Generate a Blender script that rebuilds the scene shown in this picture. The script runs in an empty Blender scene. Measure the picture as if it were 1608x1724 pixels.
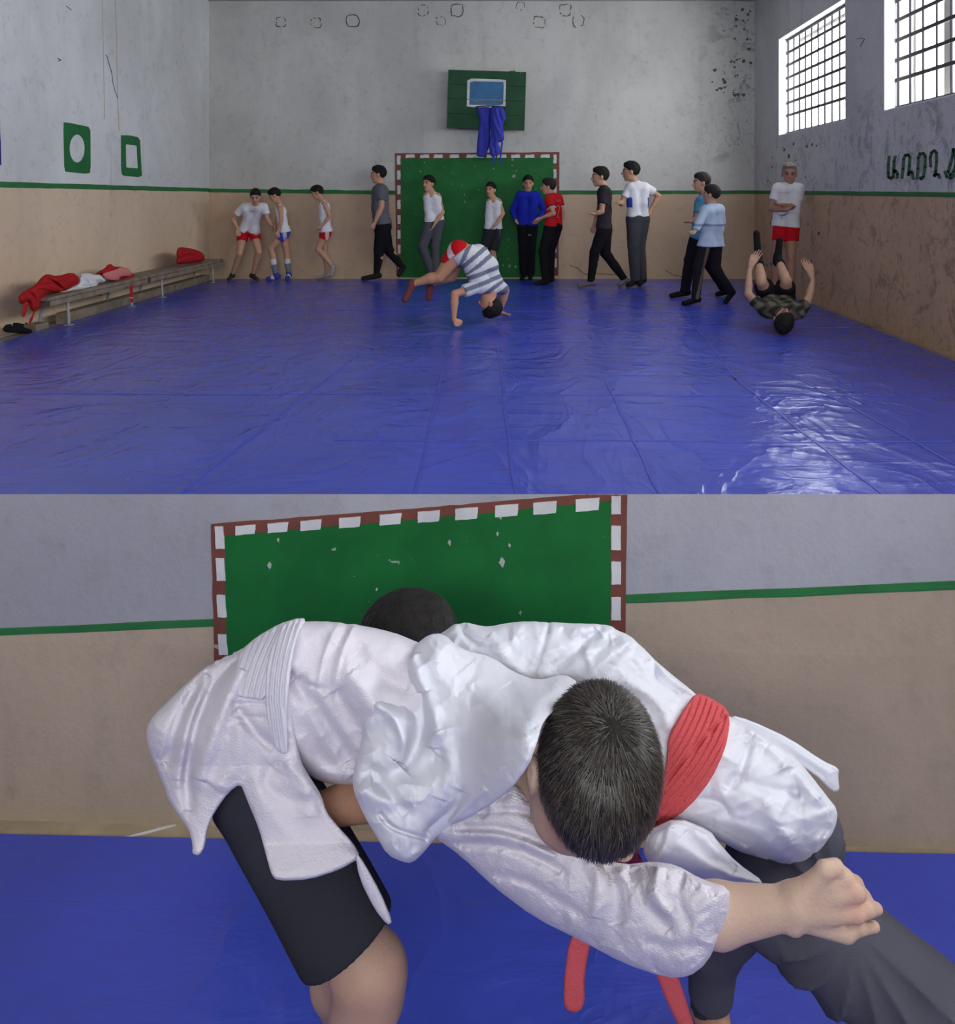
import bpy, math, random
import numpy as np
import openvdb
from mathutils import Vector

# ---------------------------------------------------------------- camera, light, exposure
F = 1380.0; CX = 900.0; CY = 325.0; HC = 1.2       # focal length and principal point in 1608x1724 pixels, lens height
S = bpy.context.scene
COL = S.collection
cam_d = bpy.data.cameras.new('camera'); cam = bpy.data.objects.new('camera', cam_d); COL.objects.link(cam)
cam.location = (0, 0, HC); cam.rotation_euler = (math.pi / 2, 0, 0)
cam_d.sensor_fit = 'VERTICAL'; cam_d.sensor_height = 36.0; cam_d.lens = 36.0 * F / 1724
cam_d.shift_x = -(CX - 804) / 1724; cam_d.shift_y = -(862 - CY) / 1724
cam_d.clip_start = 0.05
S.camera = cam
S.view_settings.view_transform = 'Standard'; S.view_settings.look = 'None'
S.view_settings.gamma = 1; S.view_settings.use_curve_mapping = False
S.view_settings.exposure = 0.75
S.cycles.use_denoising = True
S.cycles.max_bounces = 6; S.cycles.diffuse_bounces = 4; S.cycles.glossy_bounces = 3
S.cycles.sample_clamp_indirect = 8
w = bpy.data.worlds.new('sky'); S.world = w; w.use_nodes = True
bg = w.node_tree.nodes['Background']; bg.inputs[0].default_value = (0.93, 0.96, 1.0, 1); bg.inputs[1].default_value = 9.0
XL, XR, YB, ZC = -4.63, 3.13, 11.66, 3.93          # side walls, back wall, ceiling
ZLOW = HC - 2.02                                   # sunken floor in front of the parapet
YF = -3.2                                          # open front of the hall, behind the lens

def lamp(name, loc, rot, sx, sy, power, colr=(1, 1, 1), portal=False):
    d = bpy.data.lights.new(name, 'AREA'); d.shape = 'RECTANGLE'; d.size = sx; d.size_y = sy; d.energy = power; d.color = colr
    if portal: d.cycles.is_portal = True
    o = bpy.data.objects.new(name, d); COL.objects.link(o); o.location = loc; o.rotation_euler = rot
    return o
WIN = [(9.62, 8.26 + 2.26, 1.93, 3.2), (4.95, 7.35, 1.93, 3.3), (0.2, 4.2, 1.93, 3.3)]
WIN[0] = (8.26, 10.52, 1.93, 3.18)
for i, (y0, y1, z0, z1) in enumerate(WIN):
    lamp('daylight_opening', (XR + 0.32, (y0 + y1) / 2, (z0 + z1) / 2), (0, math.pi / 2, 0), z1 - z0, y1 - y0, 1, portal=True)
RW = (-1.6, 2.2, 2.1, 3.4)                            # unseen opening added to the rear wall, sized and placed for its daylight
lamp('daylight_opening', ((RW[0] + RW[1]) / 2, YF - .36, (RW[2] + RW[3]) / 2), (math.pi / 2, 0, 0), RW[1] - RW[0], RW[3] - RW[2], 1, portal=True)

# ---------------------------------------------------------------- coordinates
def P(px, py, y): return np.array([(px - CX) / F * y, y, HC - (py - CY) / F * y])
def onback(px, py, y=None): return P(px, py, YB if y is None else y)
def onleft(px, py, x=None):
    x = XL if x is None else x
    return P(px, py, x * F / (px - CX))
def onright(px, py): return P(px, py, XR * F / (px - CX))
def onfloor(px, py, z=0.0): return P(px, py, (HC - z) * F / (py - CY))

# ---------------------------------------------------------------- materials
def lin(c): return tuple(((v / 255 + 0.055) / 1.055) ** 2.4 if v > 10 else v / 255 / 12.92 for v in c)
def newmat(name):
    m = bpy.data.materials.new(name); m.use_nodes = True
    nt = m.node_tree; b = nt.nodes['Principled BSDF']
    return m, nt, b
def N(nt, t, **kw):
    n = nt.nodes.new(t)
    for k, v in kw.items():
        if k.startswith('i_'): n.inputs[k[2:].replace('_', ' ')].default_value = v
        else: setattr(n, k, v)
    return n
def mixc(nt, fac, a, b, mode='MIX'):
    n = nt.nodes.new('ShaderNodeMix'); n.data_type = 'RGBA'; n.blend_type = mode
    for i, v in ((0, fac), (6, a), (7, b)):
        if isinstance(v, bpy.types.NodeSocket): nt.links.new(v, n.inputs[i])
        elif i == 0: n.inputs[0].default_value = v
        else: n.inputs[i].default_value = (*v, 1) if len(v) == 3 else v
    return n.outputs[2]
def mth(nt, op, a, b=None, c=None, clamp=False):
    n = nt.nodes.new('ShaderNodeMath'); n.operation = op; n.use_clamp = clamp
    for i, v in enumerate((a, b, c)):
        if v is None: continue
        if isinstance(v, bpy.types.NodeSocket): nt.links.new(v, n.inputs[i])
        else: n.inputs[i].default_value = v
    return n.outputs[0]
def ramp(nt, v, lo, hi):
    n = nt.nodes.new('ShaderNodeMapRange'); n.interpolation_type = 'SMOOTHSTEP'
    nt.links.new(v, n.inputs[0]); n.inputs[1].default_value = lo; n.inputs[2].default_value = hi
    return n.outputs[0]
def noise(nt, vec, scale, detail=4, rough=0.55, dist=0.0):
    n = N(nt, 'ShaderNodeTexNoise', i_Scale=scale, i_Detail=detail, i_Roughness=rough, i_Distortion=dist)
    nt.links.new(vec, n.inputs['Vector']); return n.outputs['Fac']
def geo(nt): return nt.nodes.new('ShaderNodeNewGeometry').outputs['Position']
def scaled(nt, vec, s):
    n = nt.nodes.new('ShaderNodeVectorMath'); n.operation = 'MULTIPLY'; nt.links.new(vec, n.inputs[0]); n.inputs[1].default_value = s
    return n.outputs[0]
MC = {}
def M(name, c=(200, 200, 200), rough=0.85, var=0.06, nsc=6, bump=0.0, bsc=60, vcol=False, spec=0.3, weave=0.0, wsc=900, metal=0.0):
    if name in MC: return MC[name]
    m, nt, b = newmat(name); L = nt.links
    tc = nt.nodes.new('ShaderNodeTexCoord').outputs['Object']
    if vcol:
        a = nt.nodes.new('ShaderNodeAttribute'); a.attribute_name = 'Col'; base = a.outputs['Color']
    else: base = (*lin(c), 1)
    n1 = noise(nt, tc, nsc)
    dark = mixc(nt, 1.0, base, (1 - var * 2.2,) * 3, 'MULTIPLY')
    L.new(mixc(nt, ramp(nt, n1, 0.3, 0.7), dark, base), b.inputs['Base Color'])
    b.inputs['Roughness'].default_value = rough; b.inputs['Specular IOR Level'].default_value = spec
    b.inputs['Metallic'].default_value = metal
    h = None
    if bump: h = mth(nt, 'MULTIPLY', noise(nt, tc, bsc, 3), bump)
    if weave:
        wv = N(nt, 'ShaderNodeTexVoronoi', i_Scale=wsc); L.new(scaled(nt, tc, (1, 1, 0.6)), wv.inputs['Vector'])
        x = mth(nt, 'MULTIPLY', wv.outputs['Distance'], weave)
        h = x if h is None else mth(nt, 'ADD', h, x)
    if h is not None:
        bn = N(nt, 'ShaderNodeBump', i_Strength=1.0, i_Distance=1.0); L.new(h, bn.inputs['Height']); L.new(bn.outputs[0], b.inputs['Normal'])
    MC[name] = m; return m

# ---------------------------------------------------------------- objects
def tag(o, label=None, cat=None, group=None, kind=None):
    if label: o['label'] = label
    if cat: o['category'] = cat
    if group: o['group'] = group
    if kind: o['kind'] = kind
    return o
def empty(name, loc, label=None, cat=None, group=None, kind=None):
    o = bpy.data.objects.new(name, None); COL.objects.link(o); o.location = loc; o.empty_display_size = 0.1
    return tag(o, label, cat, group, kind)
def mesh(name, verts, faces, mat, parent=None, smooth=False, cols=None):
    me = bpy.data.meshes.new(name)
    verts = np.asarray(verts, dtype=np.float32)
    if parent is not None: verts = verts - np.array(wloc(parent), dtype=np.float32)
    if isinstance(faces, np.ndarray):
        nf = len(faces); k = faces.shape[1]
        me.vertices.add(len(verts)); me.vertices.foreach_set('co', verts.ravel())
        me.loops.add(nf * k); me.loops.foreach_set('vertex_index', faces.astype(np.int32).ravel())
        me.polygons.add(nf); me.polygons.foreach_set('loop_start', np.arange(0, nf * k, k, dtype=np.int32))
        me.update(calc_edges=True)
    else:
        me.from_pydata([tuple(map(float, v)) for v in verts], [], faces); me.update()
    if smooth: me.polygons.foreach_set('use_smooth', np.ones(len(me.polygons), dtype=bool))
    if cols is not None:
        at = me.color_attributes.new('Col', 'FLOAT_COLOR', 'POINT')
        c4 = np.ones((len(verts), 4), dtype=np.float32); c4[:, :3] = cols
        at.data.foreach_set('color', c4.ravel())
    me.validate()
    me.materials.append(mat)
    o = bpy.data.objects.new(name, me); COL.objects.link(o)
    if parent is not None: o.parent = parent
    return o
def wloc(o):
    v = Vector(o.location)
    while o.parent is not None: o = o.parent; v = v + Vector(o.location)
    return v
class MB:
    """collects boxes, prisms and tubes into one mesh"""
    def __init__(s): s.v = []; s.f = []
    def add(s, vs, fs):
        n = len(s.v); s.v += [tuple(map(float, p)) for p in vs]; s.f += [tuple(i + n for i in f) for f in fs]; return s
    def box(s, lo, hi):
        (a, b, c), (d, e, f) = lo, hi
        return s.add([(a, b, c), (d, b, c), (d, e, c), (a, e, c), (a, b, f), (d, b, f), (d, e, f), (a, e, f)],
                     [(0, 3, 2, 1), (4, 5, 6, 7), (0, 1, 5, 4), (1, 2, 6, 5), (2, 3, 7, 6), (3, 0, 4, 7)])
    def hexa(s, p):   # 8 corners: bottom ring, top ring
        return s.add(p, [(0, 3, 2, 1), (4, 5, 6, 7), (0, 1, 5, 4), (1, 2, 6, 5), (2, 3, 7, 6), (3, 0, 4, 7)])
    def tube(s, pts, r, n=8, cap=True):
        pts = [np.array(p, float) for p in pts]; rings = []
        for i, p in enumerate(pts):
            d = pts[min(i + 1, len(pts) - 1)] - pts[max(i - 1, 0)]; d /= np.linalg.norm(d) + 1e-9
            a = np.cross(d, (0, 0, 1) if abs(d[2]) < 0.9 else (1, 0, 0)); a /= np.linalg.norm(a); b = np.cross(d, a)
            rr = r[i] if isinstance(r, (list, tuple)) else r
            rings += [p + rr * (math.cos(2 * math.pi * k / n) * a + math.sin(2 * math.pi * k / n) * b) for k in range(n)]
        fs = []
        for i in range(len(pts) - 1):
            for k in range(n):
                q = (k + 1) % n; fs.append((i * n + k, i * n + q, (i + 1) * n + q, (i + 1) * n + k))
        if cap: fs += [tuple(range(n))[::-1], tuple(range((len(pts) - 1) * n, len(pts) * n))]
        return s.add(rings, fs)
    def prism(s, poly, off):
        n = len(poly); off = np.array(off, float); poly = [np.array(p, float) for p in poly]
        return s.add(poly + [p + off for p in poly], [tuple(range(n))[::-1], tuple(range(n, 2 * n))] + [(i, (i + 1) % n, n + (i + 1) % n, n + i) for i in range(n)])
    def ring(s, outer, inner, off):
        n = len(outer); off = np.array(off, float); o = [np.array(p, float) for p in outer]; q = [np.array(p, float) for p in inner]
        vs = o + q + [p + off for p in o] + [p + off for p in q]; fs = []
        for i in range(n):
            j = (i + 1) % n
            fs += [(2 * n + i, 2 * n + j, 3 * n + j, 3 * n + i), (i, j, 2 * n + j, 2 * n + i), (n + j, n + i, 3 * n + i, 3 * n + j), (j, i, n + i, n + j)]
        return s.add(vs, fs)
    def strip(s, pts, wvec_fn, off):    # ribbon of quads, thickened
        pass
    def build(s, name, mat, parent=None, bevel=0, smooth=False):
        o = mesh(name, s.v, s.f, mat, parent, smooth)
        if bevel:
            m = o.modifiers.new('bevel', 'BEVEL'); m.width = bevel; m.segments = 2; m.limit_method = 'ANGLE'
        return o
rng = np.random.RandomState(4)

# ---------------------------------------------------------------- signed distance sculpting
def smin(a, b, k):
    if k <= 0: return np.minimum(a, b)
    h = np.clip(0.5 + 0.5 * (b - a) / k, 0, 1)
    return b * (1 - h) + a * h - k * h * (1 - h)
def cone(p, a, b, ra, rb, flat=False):
    X, Y, Z = p; ab = b - a; L2 = max(float(ab @ ab), 1e-9); L = math.sqrt(L2)
    t = ((X - a[0]) * ab[0] + (Y - a[1]) * ab[1] + (Z - a[2]) * ab[2]) / L2
    tc = np.clip(t, 0, 1)
    d = np.sqrt((X - a[0] - tc * ab[0]) ** 2 + (Y - a[1] - tc * ab[1]) ** 2 + (Z - a[2] - tc * ab[2]) ** 2) - (ra + (rb - ra) * tc)
    if flat: d = -smin(-d, (1 - t) * L, .008)
    return d
def ellip(p, c, fr, r):     # fr = 3 unit axes (rows), r = radii
    X, Y, Z = p[0] - c[0], p[1] - c[1], p[2] - c[2]
    q = [X * fr[i][0] + Y * fr[i][1] + Z * fr[i][2] for i in range(3)]
    k0 = np.sqrt(sum((q[i] / r[i]) ** 2 for i in range(3))); k1 = np.sqrt(sum((q[i] / r[i] ** 2) ** 2 for i in range(3))) + 1e-9
    return k0 * (k0 - 1) / k1
class Field:
    def __init__(s, lo, hi, h):
        s.lo = np.array(lo, float); s.h = h; s.n = np.ceil((np.array(hi) - s.lo) / h).astype(int) + 1
        s.F = np.full(s.n, 0.1, dtype=np.float32)
    def sl(s, lo, hi):
        a = np.clip(np.floor((np.array(lo) - s.lo) / s.h).astype(int), 0, s.n - 1); b = np.clip(np.ceil((np.array(hi) - s.lo) / s.h).astype(int) + 1, 1, s.n)
        ix = tuple(slice(a[i], b[i]) for i in range(3))
        ax = [(s.lo[i] + s.h * np.arange(a[i], b[i])).astype(np.float32) for i in range(3)]
        return ix, (ax[0][:, None, None], ax[1][None, :, None], ax[2][None, None, :])
    def cone(s, a, b, ra, rb, k=0.02, flat=False, cut=False):
        m = max(ra, rb) + k + 0.03
        ix, p = s.sl(np.minimum(a, b) - m, np.maximum(a, b) + m); d = cone(p, a, b, ra, rb, flat)
        s.F[ix] = np.maximum(s.F[ix], -d) if cut else smin(s.F[ix], d, k)
    def ell(s, c, fr, r, k=0.02, cut=False):
        m = max(r) + k + 0.03
        ix, p = s.sl(np.array(c) - m, np.array(c) + m); d = ellip(p, c, fr, r)
        s.F[ix] = np.maximum(s.F[ix], -d) if cut else smin(s.F[ix], d, k)
    def all(s): return s.sl(s.lo, s.lo + s.h * s.n)[1]
    def plane(s, c, n):      # keep the side n points to
        X, Y, Z = s.all(); n = np.array(n, float); n /= np.linalg.norm(n)
        s.F = (-smin(-s.F, (X - c[0]) * n[0] + (Y - c[1]) * n[1] + (Z - c[2]) * n[2], 1.5 * s.h)).astype(np.float32)
    def wrinkle(s, amp, freq, seed=0, aniso=(1, 1, 0.4)):
        r = np.random.RandomState(seed); X, Y, Z = s.all(); w_ = 0
        for i in range(5):
            d = r.randn(3) * np.array(aniso); d = d / np.linalg.norm(d) * freq * (0.6 + 0.3 * i)
            w_ = w_ + np.sin(X * d[0] + Y * d[1] + Z * d[2] + r.rand() * 6 + 1.5 * np.sin((X + Z) * freq * 0.3 + i)) / (1 + 0.4 * i)
        s.F = (s.F - amp * w_ * 0.5).astype(np.float32)
    def polys(s):
        g = openvdb.FloatGrid(background=0.1)
        f = s.F; f[0] = f[-1] = 0.1; f[:, 0] = f[:, -1] = 0.1; f[:, :, 0] = f[:, :, -1] = 0.1
        g.copyFromArray(np.ascontiguousarray(f)); g.transform = openvdb.createLinearTransform(voxelSize=1.0)
        v, q = g.convertToQuads(isovalue=0.0)
        return np.asarray(v, float), np.asarray(q)
    def build(s, name, mat, parent, colfn=None):
        v, q = s.polys(); v = v * s.h + s.lo
        return mesh(name, v, q, mat, parent, True, None if colfn is None else colfn(v))
# ---------------------------------------------------------------- the hall
def wall_mat(name, upper, lower, split, stain=None, seed=0.0, rgh=0.75):
    m, nt, b = newmat(name); L = nt.links; g = geo(nt)
    sep = N(nt, 'ShaderNodeSeparateXYZ'); L.new(g, sep.inputs[0])
    off = nt.nodes.new('ShaderNodeVectorMath'); off.operation = 'ADD'; L.new(g, off.inputs[0]); off.inputs[1].default_value = (seed, seed * 2, seed)
    v = off.outputs[0]
    big = noise(nt, scaled(nt, v, (1, 1, 0.6)), 0.9, 6, 0.6, 0.4); fine = noise(nt, v, 9, 6, 0.7); streak = noise(nt, scaled(nt, v, (2.5, 2.5, 0.15)), 1.6, 4, 0.6)
    up = mixc(nt, ramp(nt, big, 0.35, 0.7), tuple(c * 0.80 for c in lin(upper)), lin(upper))
    up = mixc(nt, mth(nt, 'MULTIPLY', ramp(nt, streak, 0.55, 0.75), 0.25), up, tuple(c * 0.8 for c in lin((168, 160, 140))))
    lo = mixc(nt, ramp(nt, big, 0.3, 0.7), tuple(c * 0.86 for c in lin(lower)), lin(lower))
    lo = mixc(nt, mth(nt, 'MULTIPLY', ramp(nt, streak, 0.5, 0.75), 0.3), lo, tuple(c * 0.75 for c in lin(lower)))
    if split is None: c = up
    else: c = mixc(nt, ramp(nt, sep.outputs['Z'], split - 0.004, split + 0.004), lo, up)
    c = mixc(nt, mth(nt, 'MULTIPLY', ramp(nt, fine, 0.5, 0.8), 0.34), c, (0.2, 0.19, 0.17))
    # old grime along the skirting, peeling spots
    sp = noise(nt, v, 3.2, 8, 0.75, 0.8); sp2 = noise(nt, v, 14, 5, 0.7, 0.5)
    spot = mth(nt, 'MULTIPLY', ramp(nt, sp2, 0.66, 0.70), 0.45)
    if stain: 
        axis, lo_, hi_, zl, zh = stain
        reg = ramp(nt, sep.outputs[axis], lo_, hi_)
        zr = mth(nt, 'MULTIPLY', ramp(nt, sep.outputs['Z'], zl, zl + 0.5), ramp(nt, sep.outputs['Z'], zh + 0.4, zh - 0.4))
        reg = mth(nt, 'MULTIPLY', reg, zr)
        blot = mth(nt, 'ADD', ramp(nt, sp, 0.53, 0.60), mth(nt, 'MULTIPLY', ramp(nt, sp2, 0.55, 0.62), 0.7), clamp=True)
        c = mixc(nt, mth(nt, 'MULTIPLY', reg, mth(nt, 'MULTIPLY', blot, 0.55)), c, (0.10, 0.098, 0.09))
    else:
        spot = mth(nt, 'MULTIPLY', spot, 0.25)
    c = mixc(nt, mth(nt, 'MULTIPLY', spot, 0.5), c, (0.16, 0.15, 0.14))
    L.new(c, b.inputs['Base Color']); b.inputs['Roughness'].default_value = rgh; b.inputs['Specular IOR Level'].default_value = 0.25
    bn = N(nt, 'ShaderNodeBump', i_Strength=0.6, i_Distance=0.02)
    L.new(mth(nt, 'ADD', mth(nt, 'MULTIPLY', fine, 0.5), mth(nt, 'MULTIPLY', big, 1.0)), bn.inputs['Height']); L.new(bn.outputs[0], b.inputs['Normal'])
    return m
WU = (206, 206, 200); WL = (205, 178, 150)
m_back = wall_mat('back_wall_plaster', WU, WL, 1.22, (0, 1.9, 3.1, 1.35, 5.0), 1.3)
m_left = wall_mat('left_wall_plaster', (222, 224, 222), (222, 198, 170), 1.25, None, 7.7)
m_right = wall_mat('right_wall_plaster', (206, 206, 206), (204, 170, 140), 1.21, (1, 20, 2, -0.3, 2.1), 3.1)
m_ceil = M('ceiling_whitewash', (190, 190, 185), 0.9, 0.05)
m_conc = M('worn_concrete', (150, 140, 125), 0.85, 0.15, 5, 0.004, 40)
st = dict(kind='structure')
T = 0.35
tag(MB().box((XL - T, YB, ZLOW - .2), (XR + T, YB + T, ZC)).build('wall_back', m_back), **st)
WB = bpy.data.objects['wall_back']
WLf = tag(MB().box((XL - T, YF, ZLOW - .2), (XL, YB, ZC)).build('wall_left', m_left), **st)
b = MB(); ys = sorted(WIN, key=lambda q: q[0]); y = YF; z0, z1 = ZLOW - .2, ZC
for (a, c, e, f) in ys:
    b.box((XR, y, z0), (XR + T, a, z1)); b.box((XR, a, z0), (XR + T, c, e)); b.box((XR, a, f), (XR + T, c, z1)); y = c
b.box((XR, y, z0), (XR + T, YB, z1))
WR = tag(b.build('wall_right', m_right), **st)
tag(MB().box((XL - T, YF, ZC), (XR + T, YB + T, ZC + .2)).build('ceiling', m_ceil), **st)
FL = tag(MB().box((XL, 2.85, -.25), (XR, YB, -.035)).build('floor', m_conc), **st)
tag(MB().box((XL, YF, ZLOW - .2), (XR, 2.85, ZLOW - .012)).build('floor_lower', M('lower_concrete', (176, 158, 132), 0.85, 0.12, 5, 0.004, 40)), **st)

b = MB(); b.box((XL, YF - T, ZLOW - .2), (RW[0], YF, ZC)); b.box((RW[1], YF - T, ZLOW - .2), (XR, YF, ZC)); b.box((RW[0], YF - T, ZLOW - .2), (RW[1], YF, RW[2])); b.box((RW[0], YF - T, RW[3]), (RW[1], YF, ZC))
tag(b.build('wall_rear', m_left), **st)
# blue vinyl mats
def vinyl(name, c, rough=0.3, seed=0):
    m, nt, b = newmat(name); L = nt.links; g = geo(nt)
    big = noise(nt, g, 0.8, 3, 0.5, 0.5)
    c1 = mixc(nt, ramp(nt, big, 0.35, 0.65), lin(c), tuple(x * 0.86 for x in lin(c)))
    sc = noise(nt, g, 30, 6, 0.8); c1 = mixc(nt, mth(nt, 'MULTIPLY', ramp(nt, sc, 0.68, 0.76), 0.25), c1, lin((150, 150, 190)))
    L.new(c1, b.inputs['Base Color'])
    rr = mth(nt, 'ADD', mth(nt, 'MULTIPLY', noise(nt, g, 2.5, 4, 0.6), 0.16), rough); L.new(rr, b.inputs['Roughness'])
    b.inputs['Specular IOR Level'].default_value = 0.6
    n1 = noise(nt, scaled(nt, g, (1.0, 0.55, 1)), 2.2, 3, 0.5, 1.2); n2 = noise(nt, scaled(nt, g, (0.5, 1.2, 1)), 5.0, 4, 0.55, 0.8)
    wr = mth(nt, 'ABSOLUTE', mth(nt, 'SUBTRACT', n1, 0.5)); wr = mth(nt, 'POWER', mth(nt, 'SUBTRACT', 1.0, wr, clamp=True), 6.0)
    h = mth(nt, 'ADD', mth(nt, 'MULTIPLY', wr, 0.010), mth(nt, 'MULTIPLY', n2, 0.0135))
    bn = N(nt, 'ShaderNodeBump', i_Strength=0.8, i_Distance=1.0); L.new(h, bn.inputs['Height']); L.new(bn.outputs[0], b.inputs['Normal'])
    return m
m_mat = vinyl('blue_vinyl', (66, 80, 190), .155)
mat1 = empty('wrestling_mat', (-.8, 7, 0), 'wide blue vinyl wrestling mat covering the hall floor under the line of boys', 'mat')
x0a, x0b, x1 = XL + .42, XL + .17, XR - .12
MB().prism([(x0a, 3.0, -.034), (x1, 3.0, -.034), (x1, YB - .2, -.034), (x0b, YB - .2, -.034)], (0, 0, .034)).build('vinyl_cover', m_mat, mat1, bevel=.008)
m_seam = M('welded_seam', (72, 80, 184), 0.35, 0.05)
for (pa, pb) in [((838, 585), (868, 832)), ((1020, 640), (1110, 832)), ((1235, 636), (1485, 832)), ((1350, 640), (1700, 832)), ((1150, 520), (1240, 640)), ((600, 600), (300, 832)), ((760, 560), (700, 832))]:
    a, c = onfloor(*pa, .001), onfloor(*pb, .001); c[1] = max(c[1], 3.05); c[0] = min(c[0], XR - .2)
    s_ = MB(); n = 14; L_ = []; R_ = []
    for i in range(n + 1):
        q = a + (c - a) * i / n; dx = .004 * math.sin(i * 1.7 + pa[0]); L_.append((q[0] - .007 + dx, q[1], .0)); R_.append((q[0] + .007 + dx, q[1], .0))
    s_.prism(L_ + R_[::-1], (0, 0, .0025)).build('seam', m_seam, mat1)
for row, xa, xb in ((522, 560, 1230), (548, 900, 1430), (664, 20, 1580), (742, 560, 1608)):
    a = onfloor(xa, row); c = onfloor(xb, row + 4); pts = [a + (c - a) * i / 20 for i in range(21)]
    a_ = [(q[0], q[1] + .01 * math.sin(q[0] * 4), 0) for q in pts]
    MB().prism(a_ + [(q[0], q[1] + .02, 0) for q in a_[::-1]], (0, 0, .002)).build('seam', m_seam, mat1)

# ---------------------------------------------------------------- the parapet in front (its gym side faces away from the lens)
def YW(px): return 2.66 - 0.12 * px / 1608          # parapet face: slightly nearer on the right
def onpar(px, py, off=0.0):
    y = YW(px)
    for _ in range(3): x = (px - CX) / F * y; 
    return P(px, py, y - off)
pxl, pxr = CX + (XL / (2.66 - .12 * .0)) * F * .98, CX + XR / 2.43 * F * 1.02
b = MB(); v = []
for px in (pxl, 0, 400, 804, 1200, 1608, pxr):
    t = onpar(px, 832); t[0] = min(max(t[0], XL), XR); z = t[2]; y = t[1]
    v += [(t[0], y, ZLOW - .2), (t[0], y, z), (t[0], y + .22, z - .12), (t[0], y + .22, ZLOW - .2)]
fs = []
for i in range(6):
    for k in range(4): fs.append((i * 4 + k, i * 4 + (k + 1) % 4, i * 4 + 4 + (k + 1) % 4, i * 4 + 4 + k))
b.add(v, fs + [(0, 1, 2, 3)[::-1], (24, 25, 26, 27)])
def zsplit(): pass
m_par = wall_mat('parapet_plaster', (176, 176, 184), (196, 172, 148), None, None, 11.0)
PAR = tag(b.build('wall_front', m_par), **st)
mb_ = PAR.data
import bmesh
bm = bmesh.new(); bm.from_mesh(mb_); bmesh.ops.recalc_face_normals(bm, faces=bm.faces); bm.to_mesh(mb_); bm.free()
def jit(pts, n=10, amp=0.6):
    """polyline with a hand-painted edge"""
    out = []
    for i, p in enumerate(pts):
        q = pts[(i + 1) % len(pts)]
        for k in range(n): 
            t = k / n; out.append((p[0] + (q[0] - p[0]) * t + rng.uniform(-amp, amp) * (k > 0), p[1] + (q[1] - p[1]) * t + rng.uniform(-amp, amp) * (k > 0)))
    return out
def paint(name, plane, pts, mat, parent, off, n=10, amp=0.5, lift=0.0):
    o = np.array(off, float); u = o / np.linalg.norm(o)
    return MB().prism([plane(*p) + u * lift for p in jit(pts, n, amp)], o).build(name, mat, parent)
def pmat(name, c, chips=True, sc=26, amt=0.63, streaks=0.1):
    m, nt, b = newmat(name); g = geo(nt)
    n1 = noise(nt, g, 5, 4, 0.6); c1 = mixc(nt, ramp(nt, n1, 0.35, 0.7), lin(c), tuple(x * (1 - streaks * 2) for x in lin(c)))
    if chips:
        n2 = noise(nt, g, sc, 4, 0.6, 0.6); n3 = noise(nt, g, sc / 12, 3, 0.6); f = mth(nt, 'MULTIPLY', ramp(nt, n2, amt + .06, amt + .09), ramp(nt, n3, 0.45, 0.6))
        c1 = mixc(nt, f, c1, lin((170, 185, 165)))
    nt.links.new(c1, b.inputs['Base Color']); b.inputs['Roughness'].default_value = 0.55; b.inputs['Specular IOR Level'].default_value = 0.25
    return m
g_green = pmat('green_wall_paint', (24, 108, 48)); g_line = pmat('green_line_paint', (48, 118, 66), False); g_brown = pmat('brown_paint', (122, 72, 60), False); g_white = pmat('white_paint', (216, 216, 216), False)
g_sign = pmat('sign_green_paint', (36, 112, 60), False)
m_parlow = wall_mat('parapet_beige_paint', (184, 166, 146), (196, 172, 148), None, None, 5.0)
pn = (0, -.002, 0)
paint('beige_band', onpar, [(-1380, 1122), (360, 1048), (1054, 1008), (2600, 945), (2600, 1560), (-1380, 1560)], m_parlow, PAR, pn, 14, .5)
paint('green_stripe', onpar, [(-1380, 1116), (360, 1042), (1054, 1001), (2600, 938), (2600, 953), (1054, 1015), (360, 1054), (-1380, 1129)], g_line, PAR, (0, -.0035, 0), 16, .9)
paint('goal_frame', onpar, [(356, 882), (700, 856), (970, 832.5), (1056, 832.5), (1050, 1300), (366, 1300)], g_brown, PAR, (0, -.005, 0), 14, .8)
paint('goal_panel', onpar, [(380, 900), (700, 874), (1028, 842), (1026, 1300), (386, 1300)], g_green, PAR, (0, -.007, 0), 14, .9)
dm = MB()
def dash(plane, q, off): dm.prism([plane(*p) for p in jit(q, 4, .5)], off)
for i, xx in enumerate((398, 452, 507, 572, 640, 704, 767, 834, 898, 969)):
    f = lambda x: 886 - (x - 380) * 0.0787; w_ = 34 + i * .7; hh = 15 + i * .6
    t0, t1 = f(xx), f(xx + w_)
    if t0 < 834: t0 = 833.5
    if t1 < 834: t1 = 833.5
    dash(onpar, [(xx, t0), (xx + w_, t1), (xx + w_ - 2, f(xx + w_) + hh), (xx, f(xx) + hh)], (0, -.009, 0))
for y0, y1 in ((885, 922), (938, 976), (1000, 1037), (1066, 1100), (1128, 1162), (1190, 1222)): dash(onpar, [(363 + (y0 - 885) * .03, y0), (377 + (y0 - 885) * .03, y0), (380 + (y0 - 885) * .03, y1), (365 + (y0 - 885) * .03, y1)], (0, -.009, 0))
for y0, y1 in ((834, 864), (884, 924), (944, 982), (1004, 1042), (1064, 1100)): dash(onpar, [(1029, y0), (1045, y0), (1045, y1), (1029, y1)], (0, -.009, 0))
dm.build('white_dashes', g_white, PAR)
m_chl = pmat('bare_plaster_light', (176, 180, 170), False)
for (x, y, s_) in ((455, 950, 6), (757, 912, 5), (845, 945, 9), (842, 866, 8), (838, 897, 4), (858, 917, 4), (876, 1030, 4), (470, 908, 4), (635, 990, 3)):
    paint('paint_chip', onpar, [(x - s_ * .6, y), (x, y - s_), (x + s_ * .6, y - s_ * .2), (x + s_ * .2, y + s_)], m_chl, PAR, (0, -.0085, 0), 3, 1)

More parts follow.
